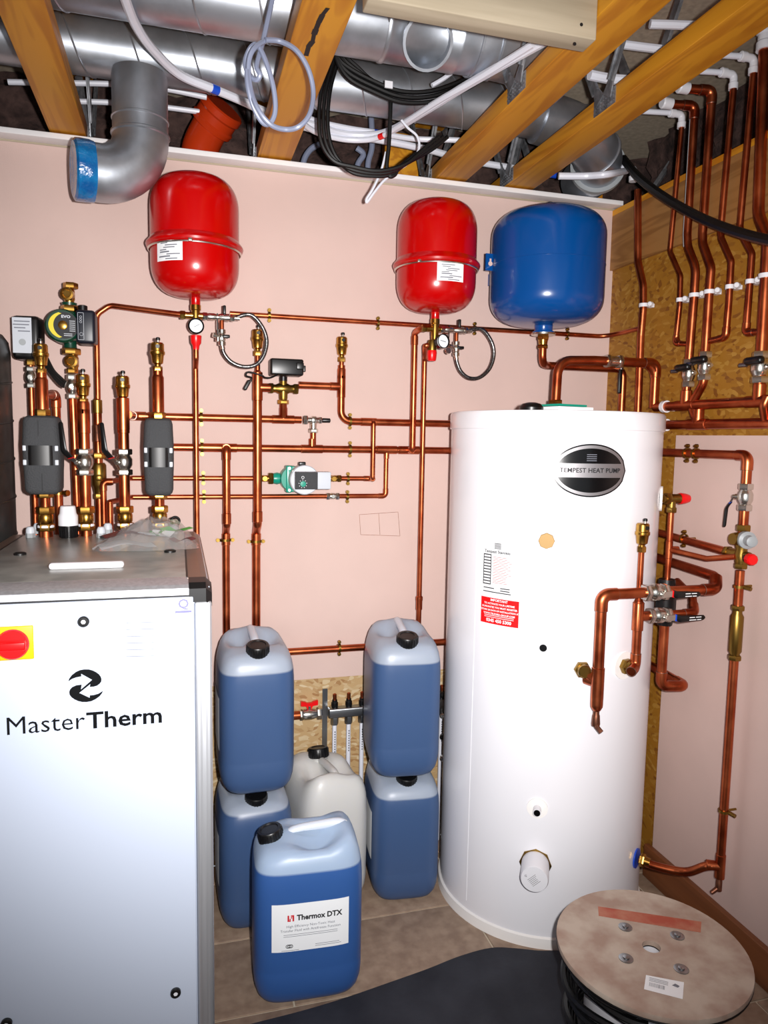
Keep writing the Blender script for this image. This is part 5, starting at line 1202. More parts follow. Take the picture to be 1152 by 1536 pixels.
x5r, t_r5 = valve_riser(186, 'feeding the bypass pipe', zt(183, 592), 693, 0, 'chrome ball valve with black lever on the riser feeding the bypass pipe')
tee(t1, V((x5r, yr, z1)), EZ, EY, R28, R22)
# red stub bases
# R1b: sensor box valve riser behind the first
yq = 2.315
xq = atY(47, 580, yq).x
t = thing('sensor_riser', 'slim copper riser behind the wide flow block carrying a black sensor box', 'pipe', V((xq, yq, .8)))
add_pipe(t, [V((xq, yq, .6)), V((xq, yq, atY(46, 535, yq).z))], R15*1.15)
nut(t, V((xq, yq, atY(46, 548, yq).z)), EZ, .014, .014, 'brass')
ball_valve(V((xq, yq, atY(47, 566, yq).z)), EZ, R15*1.2, 'small chrome valve under the black sensor box', l=.06)
bxc = atY(38, 506, yq-.03); sb_ = thing('sensor_box', 'black sensor box with a silver printed face beside the green pump', 'sensor', bxc-EZ*.06)
obj('case', G().box(bxc+V((.004, .03, 0)), (.074, .065, .122), Matrix.Rotation(-.12, 3, 'Z'), bev=.012), 'black_plastic', sb_)
fcs = plane_fn(bxc+V((-.008, -.0035, .004)), V((math.cos(-.12), math.sin(-.12), 0)), EZ); 
obj('face_plate', rect(G(), fcs, -.025, -.048, .026, .050), 'pale_grey', sb_); gd = G(); fe3 = lambda a, b: fcs(a, b, .0006)
for i, (a, b) in enumerate(((-.02, .022), (-.023, .02), (-.02, .01), (-.01, .022))): rect(gd, fe3, a, .038-i*.009, b, .041-i*.009)
obj('face_print', gd, 'ink_grey', sb_); obj('push_button', G().lathe(fcs(.001, -.018, .0005), V((0, -1, 0)), [(0, .009), (.002, .009)], 20), 'grey_plastic', sb_)
# black cable end hanging beside
cbx = thing('sensor_cable', 'folded black cable hanging behind the air vent under the sensor box', 'cable', atY(85, 560, 2.26)); 
for i in range(3): obj('cable', G().tube(smooth_path([atY(66+i*2, 545-i*4, 2.27), atY(78+i, 562-i*3, 2.26), atY(90+i, 576-i*4, 2.26), atY(97+i, 580-i*3, 2.26)], 5), .005, n=7), 'black_rubber', cbx)
# side elbow behind first riser
ys = 2.30; t = thing('copper_pipe', 'copper drop bent from the riser top down behind the wide flow block', 'pipe', atY(90, 600, ys))
xs_ = atY(85, 640, ys).x; add_pipe(t, [V((x1, yr, zt(62, 592))), V((xs_, ys, zt(84, 592, ys))), V((xs_, ys, 1.0))], R22, elbows=(1,)); 
obj('drain_cock', G().lathe(V((xs_, ys, atY(86, 742, ys).z)), EZ, [(0, .016), (.012, .016)], 14).lathe(V((xs_, ys, atY(86, 742, ys).z+.006)), V((.8, -.6, 0)), [(0, .006), (.028, .006), (.029, .009), (.036, .009)], 12), 'brass', t)
# green pump riser
yg2 = 2.315
xg = atY(109, 600, yg2).x
t = thing('pump_riser', 'slim copper riser rising behind a lever valve riser to the green pump', 'pipe', V((xg, yg2, .8)))
add_pipe(t, [V((xg+.012, yg2, .8)), V((xg, yg2, atY(108, 590, yg2).z))], R15*1.45)
ball_valve(V((xg, yg2, atY(108, 580, yg2).z)), EZ, R15*1.25, 'small chrome valve below the green pump', l=.07)
gp_c = atY(102, 491, 2.30); gpm = thing('circulating_pump', 'dark green circulating pump with yellow crescent on its face plate', 'pump', V((gp_c.x, 2.3, gp_c.z-.06)))
GX, GZ = gp_c.x-.006, gp_c.z; GY = 2.26
def gpx(px, py, y): return atY(px, py, y)
xax = gpx(105, 450, 2.31).x
obj('volute', G().lathe(V((GX-.004, 2.345, GZ)), V((0, -1, 0)), [(0, .036), (.01, .047), (.075, .047), (.082, .042), (.083, .001)], 40).lathe(V((xax-.002, 2.31, GZ-.070)), EZ, [(0, .020), (.02, .017), (.12, .017), (.14, .021)], 24), 'green_paint', gpm)
fpl = plane_fn(V((GX, 2.2615, GZ)), EX, EZ); n = 40
gq = G().add([fpl(math.cos(2*math.pi*k/n)*.040*(1.0 if math.cos(2*math.pi*k/n) < 0 else 1.0), math.sin(2*math.pi*k/n)*.037) for k in range(n)], [tuple(range(n))]); fo = obj('face_plate', gq, 'ink', gpm)
cres = [(math.cos(a_)*.040, math.sin(a_)*.037) for a_ in [math.radians(108+i*6) for i in range(25)]]; inner = [(math.cos(a_)*.032+.005, math.sin(a_)*.034) for a_ in [math.radians(108+i*6) for i in range(25)]]
gq = G(); vs = [fpl(a_, b_, .0005) for a_, b_ in cres]+[fpl(a_, b_, .0005) for a_, b_ in inner]; gq.add(vs, [(i, i+1, i+26, i+25) for i in range(24)]); obj('crescent', gq, 'yellow_ink', gpm)
obj('centre_screw', G().lathe(V((GX-.002, 2.261, GZ)), V((0, -1, 0)), [(0, .0125), (.003, .0125), (.004, .011), (.0042, .001)], 24), 'brass', gpm)
gq = G(); text(gq, 'EVO', .0105, lambda a_, b_: fpl(a_, b_, .0005), .0003, x=.006, y=.024, sx=1.2)
for i in range(6): rect(gq, lambda a_, b_: fpl(a_, b_, .0005), .015, .012-i*.0055, .030, .0135-i*.0055)
for i in range(2): rect(gq, lambda a_, b_: fpl(a_, b_, .0005), .000, -.024-i*.005, .022, -.0225-i*.005)
obj('face_print', gq, 'pale_grey', gpm)
cbp = V((gpx(129, 492, 2.29).x+.002, 2.295, gpx(129, 492, 2.29).z)); mat('navy_plastic', (.06, .08, .13), .4)
obj('control_box', G().box(cbp, (.052, .075, .094), bev=.009), 'navy_plastic', gpm)
gq = G(); fcb = plane_fn(cbp+V((-.012, -.0382, 0)), EX, EZ)
for a_, b_, c_, d_ in ((-.008, -.038, -.0072, .038), (.0072, -.038, .008, .038), (-.008, .0372, .008, .038), (-.008, -.038, .008, -.0372)): rect(gq, fcb, a_, b_, c_, d_)
for k in range(3): gq.torus(fcb(0, .026-k*.007), EY, .0028, .0005, 12, 4)
gq.torus(fcb(.001, -.022), EY, .0045, .0005, 14, 4); obj('box_print', gq, 'pale_grey', gpm)
obj('cable_gland', G().lathe(cbp+V((-.010, 0, .046)), EZ, [(0, .013), (.016, .013), (.018, .010)], 16), 'black_plastic', gpm)
for s, zz_ in ((1, gpx(105, 463, 2.3).z), (-1, gpx(108, 527, 2.3).z)):
    nut(gpm, V((xax, 2.31, zz_-.009)), EZ, .026, .018)
for px, py in ((104, 443), (110, 543)):
    q = gpx(px, py, 2.31); obj('union_valve', G().lathe(q-EZ*.028, EZ, [(0, .013), (.012, .013), (.016, .015), (.04, .015), (.044, .013), (.056, .013)], 20).lathe(q, V((-.15, -1, 0)), [(0, .016), (.022, .018), (.026, .018), (.027, .012), (.025, .010), (.025, .001)], 22), 'brass', gpm)
q = gpx(106, 430, 2.31); nut(gpm, q-EZ*.006, EZ, .0205, .016); q = gpx(108, 556, 2.31); nut(gpm, q-EZ*.008, EZ, .0165, .014)
# brass filter riser under the arching pipe
xr4 = atY(147, 650, 2.34).x; yr4 = 2.34
t = thing('filter_riser', 'copper and brass filter riser below the arching slim pipe', 'pipe', V((xr4, yr4, .8)))
add_pipe(t, [V((xr4, yr4, .8)), V((xr4, yr4, atY(147, 612, yr4).z))], R22)
add_pipe(t, [V((xr4, yr4, atY(147, 616, yr4).z)), V((pA[0].x, yr4+.03, atY(147, 606, yr4).z)), V((pA[0].x, yw, pA[0].z+.01))], R15, .01) if False else None
sleeve(t, V((xr4, yr4, atY(147, 610, yr4).z)), EZ, R22, .04, 'brass_dark'); sleeve(t, V((xr4, yr4, atY(147, 650, yr4).z)), EZ, R22*.98, .05, 'copper_dull')
obj('reducer', G().lathe(V((xr4, yr4, atY(147, 604, yr4).z)), EZ, [(0, R22*1.1), (.008, R15*1.2), (.012, R15)], 18), 'copper', t)
nut(t, V((xr4, yr4, atY(147, 688, yr4).z)), EZ, .020, .018); nut(t, V((xr4, yr4, atY(147, 748, yr4).z)), EZ, .016, .016)
obj('filter_body', G().lathe(V((xr4, yr4, atY(147, 740, yr4).z)), EZ, [(0, .014), (.02, .018), (.026, .0215), (.085, .0215), (.092, .017)], 22).lathe(V((xr4, yr4, atY(147, 716, yr4).z)), V((.1, -1, 0)), [(0, .010), (.030, .010), (.032, .007)], 16), 'brass_dark', t)
# ================================================================== blue vessel outlet and tank top pipe
q0 = V((bx-.005, by, 1.839)); t = thing('copper_pipe', 'copper pipe from the blue vessel turning down beside the corner', 'pipe', q0)
nut(t, q0-EZ*.016, EZ, .0205, .016, 'brass'); obj('union', G().lathe(q0-EZ*.034, EZ, [(0, .014), (.018, .016)], 18), 'brass', t); nut(t, q0-EZ*.044, EZ, .0185, .012, 'brass')
zb_ = atY(860, 547, by).z
xe2 = atY(935, 560, by+.06).x
add_pipe(t, [q0-EZ*.03, V((q0.x, by, zb_)), V((q0.x+.05, by+.06, zb_)), V((xe2, by+.06, zb_)), V((xe2, by+.06, 1.40))], R22*1.05, .03)
blv = thing('valve_lever', 'black lever hanging from a valve at the corner beside the vessel pipe', 'valve', atY(930, 590, by+.06)); p = V((xe2-.02, by+.035, zb_-.02))
obj('lever_grip', G().box(atY(930, 572, by+.03), (.014, .010, .085), bev=.004), 'black_plastic', blv); obj('lever_arm', G().box(atY(930, 553, by+.04), (.012, .03, .010), bev=.002), 'steel', blv)
# tank top outlet
yt = 2.16; p0 = V((atY(833, 612, 2.095).x, 2.095, TH)); zt8 = atX(984, 549, 1.522)
t8 = thing('copper_pipe', 'thick copper pipe from the cylinder top bending over to the side wall', 'pipe', p0)
nut(t8, p0, EZ, .024, .014, 'brass'); obj('union', G().lathe(p0+EZ*.014, EZ, [(0, .018), (.012, .019), (.016, .019)], 20), 'brass', t8); nut(t8, p0+EZ*.030, EZ, .023, .014, 'brass')
zh = atY(900, 541, zt8.y).z
xa = atY(850, 541, zt8.y).x
add_pipe(t8, [p0+EZ*.02, V((p0.x+.006, 2.10, atY(842, 541, 2.1).z)), V((xa+.10, zt8.y, zh)), V((1.522, zt8.y, zh)), V((1.522, zt8.y, atX(982, 612, 1.522).z))], R28, .05, elbows=(3,))
sleeve(t8, V((atY(920, 545, zt8.y).x, zt8.y, zh)), EX, R28, .045, 'chrome', 'joint_body'); 
for px in (911, 929): nut(t8, V((atY(px, 544, zt8.y).x-.007, zt8.y, zh)), EX, .022, .014, 'chrome')

# ================================================================== right wall risers
XW = 1.524
def rw(px, py, x=XW): return atX(px, py, x)
def rwrun(pts, r, label, bend=.03, elbows=(), x=XW, grp=None):
    P_ = [rw(a, b, x) for a, b in pts]
    t = thing('copper_pipe', label, 'pipe', P_[-1], group=grp); add_pipe(t, P_, r, bend, elbows); return t, P_
def white_elbow(px, py, label, x=XW, r=.0105):
    p = rw(px, py, x); t = thing('pipe_elbow', label, 'elbow', p, group='white push fit elbows')
    obj('elbow_body', G().tube([p-EZ*.035, p, p+V((-.040, .0, 0))], r*1.25, .012, n=16), 'white_plastic', t)
    obj('grip_collar', G().lathe(p-EZ*.04, EZ, [(0, r*1.5), (.016, r*1.55), (.018, r*1.3)], 16), 'white_plastic', t); obj('grip_collar', G().lathe(p+V((-.028, 0, 0)), -EX, [(0, r*1.5), (.016, r*1.55), (.018, r*1.3)], 16), 'white_plastic', t)
    obj('tail_pipe', G().tube([p+V((-.04, 0, 0)), p+V((-.14, .02, .0))], r*.95, n=12), 'hose_white', t)
rwrun([(957, 285), (957, 392), (965, 428), (965, 463), (961.5, 504), (957, 620)], R22, 'copper riser in the corner with one white clip', .08)
v2_, P2_ = rwrun([(1023, 185), (1010, 326), (1005, 377), (1021, 414), (1019.5, 460), (1013.5, 515), (1032, 516)], R15, 'slim copper riser bent into the side of the next riser by the corner', .03, (5,))
v3_, P3_ = rwrun([(1042, 165), (1031, 351), (1031.5, 370), (1044, 402), (1041.5, 443), (1028.5, 604)], R22*1.04, 'stained copper riser with a green streak and a lever valve', .08)
v4_, P4_ = rwrun([(1068, 142), (1054, 351), (1054.5, 366), (1067, 402), (1064, 438), (1055.4, 575), (1039, 604), (1039, 616), (1047, 634)], R22*1.04, 'copper riser curving past the upper header into the lower header', .045)
v5_, P5_ = rwrun([(1101, 125), (1081, 349), (1082, 358), (1097, 392), (1093.5, 453), (1089, 506), (1066, 511)], R15*1.15, 'slim copper riser bent back into the curving riser', .02, (5,))
v6_, P6_ = rwrun([(1131, 105), (1110, 339), (1111, 348), (1128, 381), (1125, 423), (1119, 500), (1142, 497)], R15*1.15, 'slim copper riser bent into the thick riser far from the corner', .02, (5,))
v7_, P7_ = rwrun([(1147, 70), (1138, 313), (1139, 325), (1152, 360), (1149, 415), (1138, 600)], R28, 'thick copper riser under the white reducer', .09)
for P_, i in ((P3_, 0), (P4_, 0)): 
    tq = v3_ if P_ is P3_ else v4_; add_pipe(tq, [P_[0]-EZ*.01, P_[0]+EZ*.012, P_[0]+V((-.09, .015, .012))], R22*1.04, .014, (1,)); obj('push_fit', G().lathe(P_[0]+V((-.075, .012, .012)), -EX, [(0, .016), (.03, .017), (.034, .014)], 16), 'white_plastic', tq)
obj('verdigris_streak', G().tube([p+V((-.0085, .004, 0)) for p in P3_[:3]], .0045, n=6), 'grey_plastic', v3_)
white_elbow(951, 254, 'white elbow capping the copper riser in the corner', XW); white_elbow(1023, 172, 'white elbow on the slim riser next to the corner riser', r=.0085); white_elbow(1101, 112, 'white elbow on the slim riser past the curving riser', r=.0085); white_elbow(1131, 88, 'white elbow on the slim riser beside the thick riser', r=.0085)
p = rw(1147, 64); single('pipe_reducer', G().lathe(p-EZ*.02, EZ, [(0, .021), (.02, .021), (.024, .018), (.04, .018), (.044, .022), (.07, .022)], 20), 'white_plastic', 'white plastic reducer on top of the thick copper riser', 'coupling')
def white_clip(px, py, r, label, x=XW):
    p = rw(px, py, x); t = thing('pipe_clip', label, 'pipe clip', p, group='white plastic pipe clips')
    obj('saddle', G().lathe(p-EZ*.006, EZ, [(0, r*1.02), (0, r*1.3), (.012, r*1.3), (.012, r*1.02)], 18, False), 'white_plastic', t)
    obj('screw_lug', G().lathe(p+V((r*.9, -r*1.25-.011, 0)), V((-1, -.6, 0)), [(0, .0085), (.014, .0075), (.016, .005)], 14), 'white_plastic', t); obj('base', G().beam(p+V((r*.8, -.010, -.006)), V((XR-.001, p.y+.010, p.z+.006))), 'white_plastic', t)
for px, py, r, lab in ((965.5, 458, R22, 'white clip on the riser in the corner'), (1019.5, 450, R15, 'white clip on the slim riser next to the corner riser'), (1041.5, 443, R22, 'white clip on the stained riser'), (1064, 438, R22, 'white clip on the curving riser'), (1094.5, 430.5, R15*1.15, 'white clip on the slim riser past the curving riser'), (1125, 422.5, R15*1.15, 'white clip on the slim riser beside the thick riser'), (1149, 414, R28, 'white clip on the thick riser')): white_clip(px, py, r, lab)
# headers
h1a = rw(984, 609); h1z = rw(1060, 606.5).z; h2z = rw(1080, 636).z
th1 = thing('copper_pipe', 'upper copper header pipe along the side wall', 'pipe', V((XW, 1.6, h1z))); add_pipe(th1, [V((XW, h1a.y, h1z)), V((XW, .9, h1z))], R28)
th2 = thing('copper_pipe', 'lower copper header pipe along the side wall', 'pipe', V((XW, 1.6, h2z))); add_pipe(th2, [V((XW, rw(1000, 636).y, h2z)), V((XW, .9, h2z))], R28)
for px in (1029, 1138): tee(th1, V((XW, rw(px, 607).y, h1z)), EY, EZ, R28*.97)
tee(th2, V((XW, rw(1047, 636).y, h2z)), EY, EZ, R28*.97)
add_pipe(th2, [rw(1152, 595, XW-.02), rw(1146, 608, XW-.025), rw(1150, 632, XW)], R22, .02)
for py, z_, lab in ((609, h1z, 'white clip at the start of the upper header'), (636, h2z, 'white clip at the start of the lower header')):
    p = V((XW, rw(998, py).y, z_)); t = thing('pipe_clip', lab, 'pipe clip', p, group='white plastic pipe clips'); obj('saddle', G().lathe(p-EY*.008, EY, [(0, R28*1.02), (0, R28*1.3), (.016, R28*1.3), (.016, R28*1.02)], 18, False), 'white_plastic', t); obj('base', G().beam(p+V((.012, -.008, -.014)), V((XR-.001, p.y+.008, p.z+.014))), 'white_plastic', t)
def quarter_valve(px, py, r, label):
    p = rw(px, py); t = ball_valve(p, EZ, r*.95, label, l=.085)
    q = p+V((-.012, 0, .012)); obj('turn_handle', G().box(q+V((-.016, -.008, .004)), (.022, .062, .022), bev=.009), 'black_plastic', t); obj('handle_nut', G().lathe(q+V((-.012, .022, -.004)), V((-.2, 1, 0)), [(0, .006), (.022, .006)], 10), 'steel', t)
quarter_valve(1033, 560, R22*1.05, 'chrome lever valve on the stained riser'); quarter_valve(1057, 549, R22*1.05, 'chrome lever valve on the curving riser'); quarter_valve(1140, 551, R28, 'chrome lever valve on the thick riser')

# ================================================================== right wall mains group
XM = 1.506
w1 = thing('copper_pipe', 'copper pipe along the side wall dropping to the chrome stop valve', 'pipe', atX(1120, 690, XM)); zm = atX(1060, 681, XM).z; pe = atX(1122, 684, XM)
add_pipe(w1, [V((XM, 2.2, zm)), V((XM, pe.y, zm)), V((XM, pe.y, atX(1112, 805, XM).z))], R22*1.08, .02, (1,))
YM = pe.y
def mz(px, py, y=None):  # height on the vertical main
    return atX(px, py, XM).z
for px, py in ((1031, 680), (1044, 681)):
    p = atX(px, py, XM); p.z = zm; t = clip(p, EY, V((-1, 0, 0)), R22*1.08, 'brass clip on the copper main near the %s' % ('cylinder' if px == 1031 else 'other clip, toward the stop valve')); obj('standoff', G().cyl(p+EX*.01, V((XR-.0125, p.y, p.z)), .0035, 8), 'brass_dark', t)
ball_valve(V((XM, YM, mz(1121, 746))), EZ, R22*1.05, 'chrome stop valve with black lever and blue collar on the side wall main', lever=[V((0, 0, 0)), V((0, .012, -.018)), V((0, .026, -.034)), V((0, .030, -.085))], face=V((-.55, .83, 0)), collar='blue_plastic', l=.075, gw=.009)
mb = thing('control_group', 'brass pressure control group with grey and red caps on the side wall', 'valve', V((XM, YM, mz(1113, 830))))
zc_ = mz(1114, 808); zd_ = mz(1110, 832)
nut(mb, V((XM, YM, mz(1116, 797))), EZ, .0195, .018, 'brass_dark')
obj('brass_body', G().lathe(V((XM, YM, mz(1109, 848))), EZ, [(0, .014), (.012, .016), (.03, .019), (.045, .015), (.055, .018), (.07, .018), (.078, .013)], 22).lathe(V((XM-.034, YM+.0, zc_)), EX, [(0, .016), (.01, .018), (.034, .018)], 18).lathe(V((XM, YM+.02, zc_)), V((0, -1, 0)), [(0, .014), (.04, .016)], 18).lathe(V((XM, YM+.045, zd_)), V((0, -1, 0)), [(0, .014), (.045, .015), (.06, .012), (.075, .012)], 18), 'brass_dark', mb)
nut(mb, V((XM, YM, mz(1108, 852))), EZ, .018, .014, 'brass_dark'); nut(mb, V((XM, YM+.045, zd_)), EY, .018, .014, 'brass_dark')
obj('reducing_cap', G().lathe(V((XM-.006, YM-.015, zc_)), V((-.35, -1, .0)), [(0, .023), (.012, .024), (.020, .024), (.024, .015), (.036, .014), (.048, .015), (.05, .012)], 24), 'grey_plastic', mb)
obj('relief_cap', G().lathe(V((XM-.008, YM-.032, zd_-.004)), V((-.25, -1, .0)), [(0, .012), (.006, .0125), (.010, .016), (.026, .016), (.03, .013)], 10), 'red_plastic', mb); obj('relief_seat', G().lathe(V((XM-.005, YM-.028, zd_-.004)), V((-.25, -1, 0)), [(0, .014), (.012, .015)], 16), 'black_plastic', mb)
w1b = thing('copper_pipe', 'copper main below the brass control group running to the cylinder base', 'pipe', V((XM, YM, mz(1084, 1300))))
zt9 = mz(1084, 1302); tb, tn = tank_frame(954, 1287); 
add_pipe(w1b, [V((XM, YM, mz(1108, 855))), V((XM, YM, zt9-.02))], R22*1.02)
tee(w1b, V((XM, YM, zt9)), EZ, V((-.6, .3, .0)), R22); 
add_pipe(w1b, smooth_path([V((XM, YM, zt9)), V((XM-.035, YM+.018, zt9-.006)), V((XM, YM, zt9))*.5+(tb+tn*.05)*.5-EZ*.022, tb+tn*.055-EZ*.004, tb+tn*.01], 6), R22*1.02, .0001)
nut(w1b, tb+tn*.012, tn, .020, .016, 'brass'); obj('union', G().lathe(tb+tn*.028, tn, [(0, .015), (.016, .013)], 16), 'brass', w1b)
obj('drain_cock', G().lathe(V((XM, YM, zt9-.075)), EZ, [(0, .009), (.03, .009), (.034, .007), (.055, .007)], 14).lathe(V((XM, YM, zt9-.066)), V((-.6, .15, -.5)), [(0, .007), (.026, .006), (.028, .004)], 12), 'copper_dull', w1b)
st_ = thing('line_strainer', 'brass cylindrical check valve in the copper main on the side wall', 'valve', V((XM, YM, mz(1103, 985)))); a, b = mz(1107, 908), mz(1102, 990); L_ = a-b
obj('strainer_body', G().lathe(V((XM, YM, b)), EZ, [(0, .014), (L_*.12, .014), (L_*.16, .018), (L_*.80, .018), (L_*.86, .013), (L_, .013)], 24), 'brass_dark', st_); nut(st_, V((XM, YM, b)), EZ, .0185, .014, 'brass_dark'); nut(st_, V((XM, YM, a-.014)), EZ, .0185, .014, 'brass_dark')
for py, lab in ((880, 'brass clip on the main above the brass check valve'), (1219, 'brass clip on the main near its bottom drain')):
    p = V((XM, YM, mz(1110 if py < 900 else 1090, py))); t = thing('pipe_clip', lab, 'pipe clip', p, group='brass ring pipe clips'); obj('ring', G().lathe(p-EZ*.004, EZ, [(0, R22*1.05), (0, R22*1.3), (.008, R22*1.3), (.008, R22*1.05)], 18, False), 'brass_dark', t); obj('stem', G().tube([p+V((.006, -.012, 0)), p+V((.012, -.032, -.002))], .006, n=8), 'brass_dark', t); obj('standoff', G().cyl(p+EX*.012, V((XR-.0125, p.y, p.z)), .0035, 8), 'brass_dark', t)
# W3: cold feed along wall, W4 discharge
w3 = thing('copper_pipe', 'copper pipe from behind the cylinder into the brass control group', 'pipe', V((XM, 1.95, zd_))); add_pipe(w3, [atX(985, 795, XM)+V((0, .15, .0)), V((XM, YM+.055, zd_))], R22)
p = atX(1026, 808, XM); t = clip(p, V((0, 1, .0)), V((-1, 0, 0)), R22, 'brass clip on the feed pipe beside the relief pipe'); obj('standoff', G().cyl(p+EX*.01, V((XR-.0125, p.y, p.z)), .0035, 8), 'brass_dark', t)
# W2: temperature relief valve
pt, tn2 = tank_frame(991, 748)
axp = V((.93, -.36, 0)).normalized()
tp = thing('relief_valve', 'brass temperature relief valve with red cap on the cylinder side', 'valve', pt)
ctr = atY(1008, 748, pt.y-.03)
obj('stub', G().tube([pt-V((.02, 0, 0)), ctr], .013, n=16), 'white_plastic', tp)
obj('brass_body', G().lathe(ctr-EX*.030, EX, [(0, .012), (.008, .012), (.012, .014), (.05, .014), (.054, .0155)], 20).lathe(ctr, DNV, [(0, .012), (.026, .012)], 18), 'brass_dark', tp); nut(tp, ctr-EX*.024, EX, .018, .016, 'brass_dark'); nut(tp, ctr-EZ*.042, EZ, .016, .016, 'brass_dark')
obj('relief_cap', G().lathe(ctr+EX*.025, EX, [(0, .0165), (.004, .0175), (.022, .0155), (.034, .012), (.036, .009)], 12), 'red_plastic', tp)
zbk = atY(1003, 905, ctr.y).z
w2 = thing('copper_pipe', 'thin copper discharge pipe below the red capped relief valve', 'pipe', ctr-EZ*.04); add_pipe(w2, [ctr-EZ*.03, V((ctr.x, ctr.y, atY(1003, 872, ctr.y).z))], R15*1.1)
q4 = V((ctr.x, ctr.y, atY(1009, 824, ctr.y).z)); tee(w2, q4, EZ, V((.9, -.2, 0)), R15*1.1)
add_pipe(w2, [q4, atX(1060, 838, 1.47), V((XM-.014, YM+.004, zd_-.005))], R15, .03)
# insulation block and big loop
bxp = V((ctr.x-.004, ctr.y-.004, zbk)); tu = thing('tundish', 'black tundish block behind the two lever valves', 'tundish', bxp-EZ*.05)
za, zb2 = atY(1003, 868, ctr.y).z, atY(1003, 936, ctr.y).z
obj('tundish_body', G().lathe(V((bxp.x, bxp.y, zb2)), EZ, [(0, .022), (.010, .024), (.014, .030), (za-zb2-.03, .030), (za-zb2-.026, .026), (za-zb2, .024)], 24), 'black_plastic', tu)
lp = thing('copper_pipe', 'thick copper discharge loop below the black tundish block', 'pipe', bxp-EZ*.1); zl = atY(1003, 1027, ctr.y).z
xl2 = atY(1045, 1028, ctr.y).x
add_pipe(lp, [V((bxp.x, bxp.y, zb2+.01)), V((bxp.x, bxp.y, zl)), V((XM-.005, bxp.y-.02, zl)), V((XM, 2.1, zl+.012))], R22*1.2, .02, (1, 2))
# W5, W6: primary flow and return with lever valves
tb1, n1 = tank_frame(872, 1003); tb2, n2 = tank_frame(936, 998)
yA = 1.722
zA5 = atY(985, 888, yA).z; xA = atY(903, 893, yA).x
w5 = thing('copper_pipe', 'thick copper flow pipe with a drain cock from the cylinder front to the wall', 'pipe', V((xA, yA, zA5)))
ztee = atY(894, 1025, yA).z
zwall = atX(1050, 851, XM).z
xwall = atY(1074, 884, yA).x
add_pipe(w5, [V((xA, yA, atY(894, 1060, yA).z)), V((xA, yA, zA5)), V((xwall, yA, zA5)), V((XM+.0, yA+.03, zA5+.03)), V((XM, 2.12, zA5+.045))], R28, .03, (1, 2))
tee(w5, V((xA, yA, ztee)), EZ, (tb1-V((xA, yA, tb1.z))), R28, R28*.8)
add_pipe(w5, [V((xA, yA, ztee)), V((tb1.x, tb1.y, tb1.z))+n1*.0], R28*.92)
nut(w5, tb1+n1*.001, n1, .024, .016, 'brass_dark'); obj('union', G().lathe(tb1+n1*.017, n1, [(0, .019), (.012, .019), (.016, .016)], 18), 'brass_dark', w5)
zbt = atY(894, 1060, yA).z; obj('reducer', G().lathe(V((xA, yA, zbt-.012)), EZ, [(0, R15*1.1), (.002, R15*1.4), (.012, R28*1.1), (.02, R28*1.14), (.06, R28*1.14)], 20), 'copper', w5)
obj('drain_cock', G().lathe(V((xA, yA, zbt-.055)), EZ, [(0, .011), (.006, .012), (.03, .010), (.034, .0085), (.05, .0085)], 14).lathe(V((xA-.004, yA-.008, zbt-.052)), V((.3, -.6, -.5)), [(0, .007), (.022, .007)], 10), 'copper_dull', w5)
ball_valve(V((atY(983, 888, yA).x, yA, zA5)), EX, R28, 'chrome lever valve with red collar on the flow pipe', lever=[V((0, 0, 0)), V((.030, 0, .003)), V((.040, -.002, -.001)), V((.110, -.004, -.001))], face=V((.1, -1, -.05)), collar='red_plastic', l=.075, gw=.0105)
yB6 = 1.755; zB = atY(1000, 922, yB6).z; xB = atY(957, 925, yB6).x
w6 = thing('copper_pipe', 'copper return pipe with air vent from the cylinder front to the wall', 'pipe', V((xB, yB6, zB)))
add_pipe(w6, [tb2+n2*.0, V((tb2.x, tb2.y, tb2.z))+n2*.035, V((xB, yB6, atY(953, 1000, yB6).z)), V((xB, yB6, zB+.03))], R22*1.05, .016, (2,))
nut(w6, tb2+n2*.001, n2, .023, .018, 'brass_dark'); obj('union', G().lathe(tb2+n2*.019, n2, [(0, .018), (.010, .016)], 18), 'brass_dark', w6)
tee(w6, V((xB, yB6, zB)), EZ, EX, R22*1.12, R22); obj('tee_sleeve', G().lathe(V((xB, yB6, zB-.04)), EZ, [(0, R22*1.1), (.002, R22*1.3), (.078, R22*1.3), (.086, R15*1.4), (.094, R15)], 20), 'copper', w6)
zv6 = atY(962, 828, yB6).z; add_pipe(w6, [V((xB, yB6, zB)), V((xB, yB6, zv6+.005))], R15)
air_vent(V((xB, yB6, zv6)), 'brass air vent on the return pipe before the white cylinder')
xC = atY(1042, 915, yB6).x
add_pipe(w6, [V((xB, yB6, zB)), V((xC, yB6, zB)), V((xC+.03, yB6+.05, zB+.035)), V((XM-.005, yB6+.16, zB+.06))], R22, .02, (1,))
ball_valve(V((atY(988, 923, yB6).x, yB6, zB)), EX, R22*1.15, 'chrome lever valve with blue collar on the return pipe', lever=[V((0, 0, 0)), V((.030, -.003, .001)), V((.042, -.006, -.003)), V((.115, -.010, -.001))], face=V((.1, -1, -.05)), collar='blue_plastic', l=.072, gw=.0105)
p = atX(1020, 995, XM); 
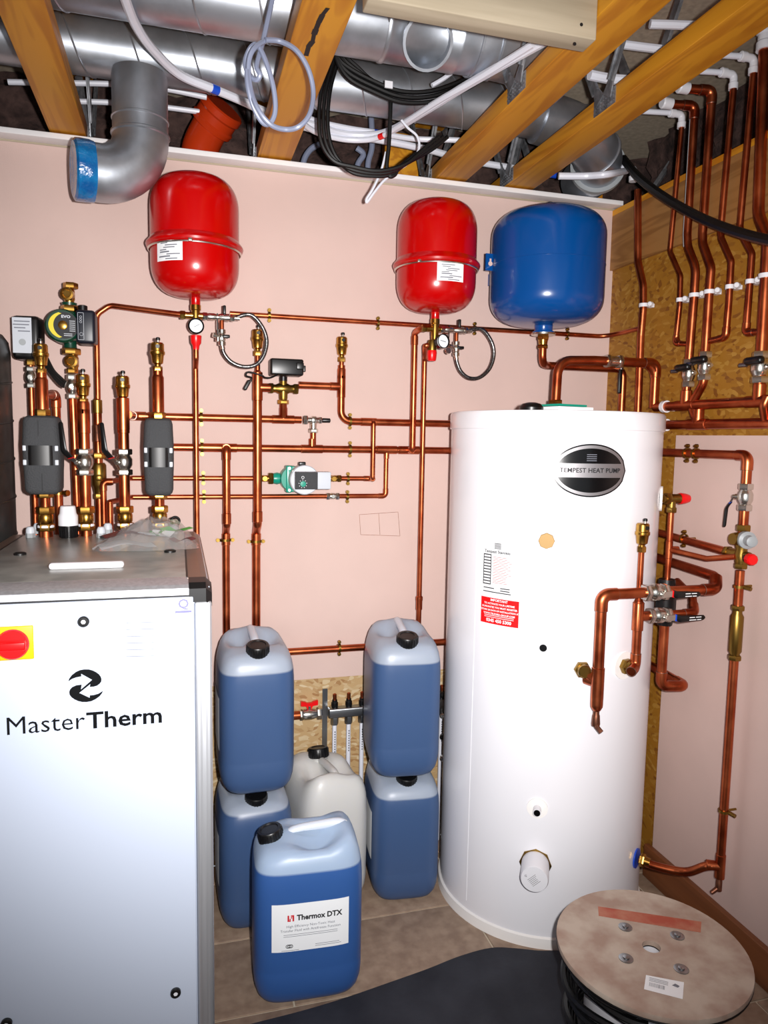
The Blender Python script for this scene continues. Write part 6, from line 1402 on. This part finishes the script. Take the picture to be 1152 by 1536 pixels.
# pipe marks on the lever grips
# ================================================================== floor heating manifold behind the cans
ym = 2.424
mzv = atY(480, 1070, ym).z
mf = thing('heating_manifold', 'steel underfloor heating manifold bar on the bare board', 'manifold', V((atY(540, 1070, ym).x, ym, mzv)))
obj('manifold_bar', G().box(V((atY(584, 1068, ym).x, ym, mzv)), (atY(674, 1068, ym).x-atY(494, 1070, ym).x, .035, .034), bev=.006), 'steel', mf)
obj('pipe_tail', G().tube([V((atY(425, 1074, ym).x, ym, mzv)), V((atY(450, 1072, ym).x, ym, mzv))], R28, n=14), 'copper', mf)
obj('wall_strap', G().box(V((atY(487, 1100, ym+.02).x, ym+.021, mzv-.05)), (.018, .004, .26)), 'steel', mf)
for px in (502, 523, 543, 640, 662):
    x = atY(px, 1070, ym).x
    a = obj('flow_meter', G().lathe(V((x, ym, mzv+.015)), EZ, [(0, .010), (.008, .012), (.02, .012), (.024, .009), (.03, .009)], 14), 'black_plastic', mf); obj('meter_glass', G().lathe(V((x, ym, mzv+.045)), EZ, [(0, .0065), (.020, .0065), (.022, .004)], 12), 'copper', a)
    obj('outlet_nut', G().hexa(V((x, ym, mzv-.045)), EZ, .014, .030), 'steel', mf)
    hz_ = obj('loop_pipe', G().lathe(V((x, ym, 0)), EZ, [(0, .008), (mzv-.045, .008)], 12), 'hose_white', mf)
    gd = G()
    for i in range(9): gd.box(V((x, ym-.0082, mzv-.07-i*.009)), (.003, .001, .005))
    obj('pipe_print', gd, 'ink', hz_)
pvv = V((atY(464, 1072, ym).x, ym, mzv)); rv = thing('butterfly_valve', 'chrome valve with red butterfly handle at the manifold end', 'valve', pvv)
nut(rv, pvv+EX*.026, EX, .021, .018, 'chrome'); nut(rv, pvv-EX*.034, EX, .019, .012, 'chrome')
obj('valve_body', G().lathe(pvv-EX*.026, EX, [(0, .015), (.01, .019), (.034, .019), (.05, .015), (.054, .017)], 20), 'chrome', rv); obj('stem', G().cyl(pvv, pvv+EZ*.03, .006, 10), 'chrome', rv)
bfp = [(-.030, .004), (-.030, .020), (-.014, .017), (-.008, .013), (.008, .013), (.014, .017), (.030, .020), (.030, .004), (.012, .002), (.006, -.010), (-.006, -.010), (-.012, .002)]
obj('butterfly_handle', G().prism(bfp, pvv+V((0, .008, .028)), EX, EZ, .012), 'red_plastic', rv)
for i in range(4):
    q = atY(664, 1040+i*32, 2.40); obj('actuator', G().lathe(q, V((-.4, -1, 0)), [(0, .010), (.014, .010), (.018, .006)], 12), 'black_plastic' if i % 2 == 0 else 'chrome', mf)
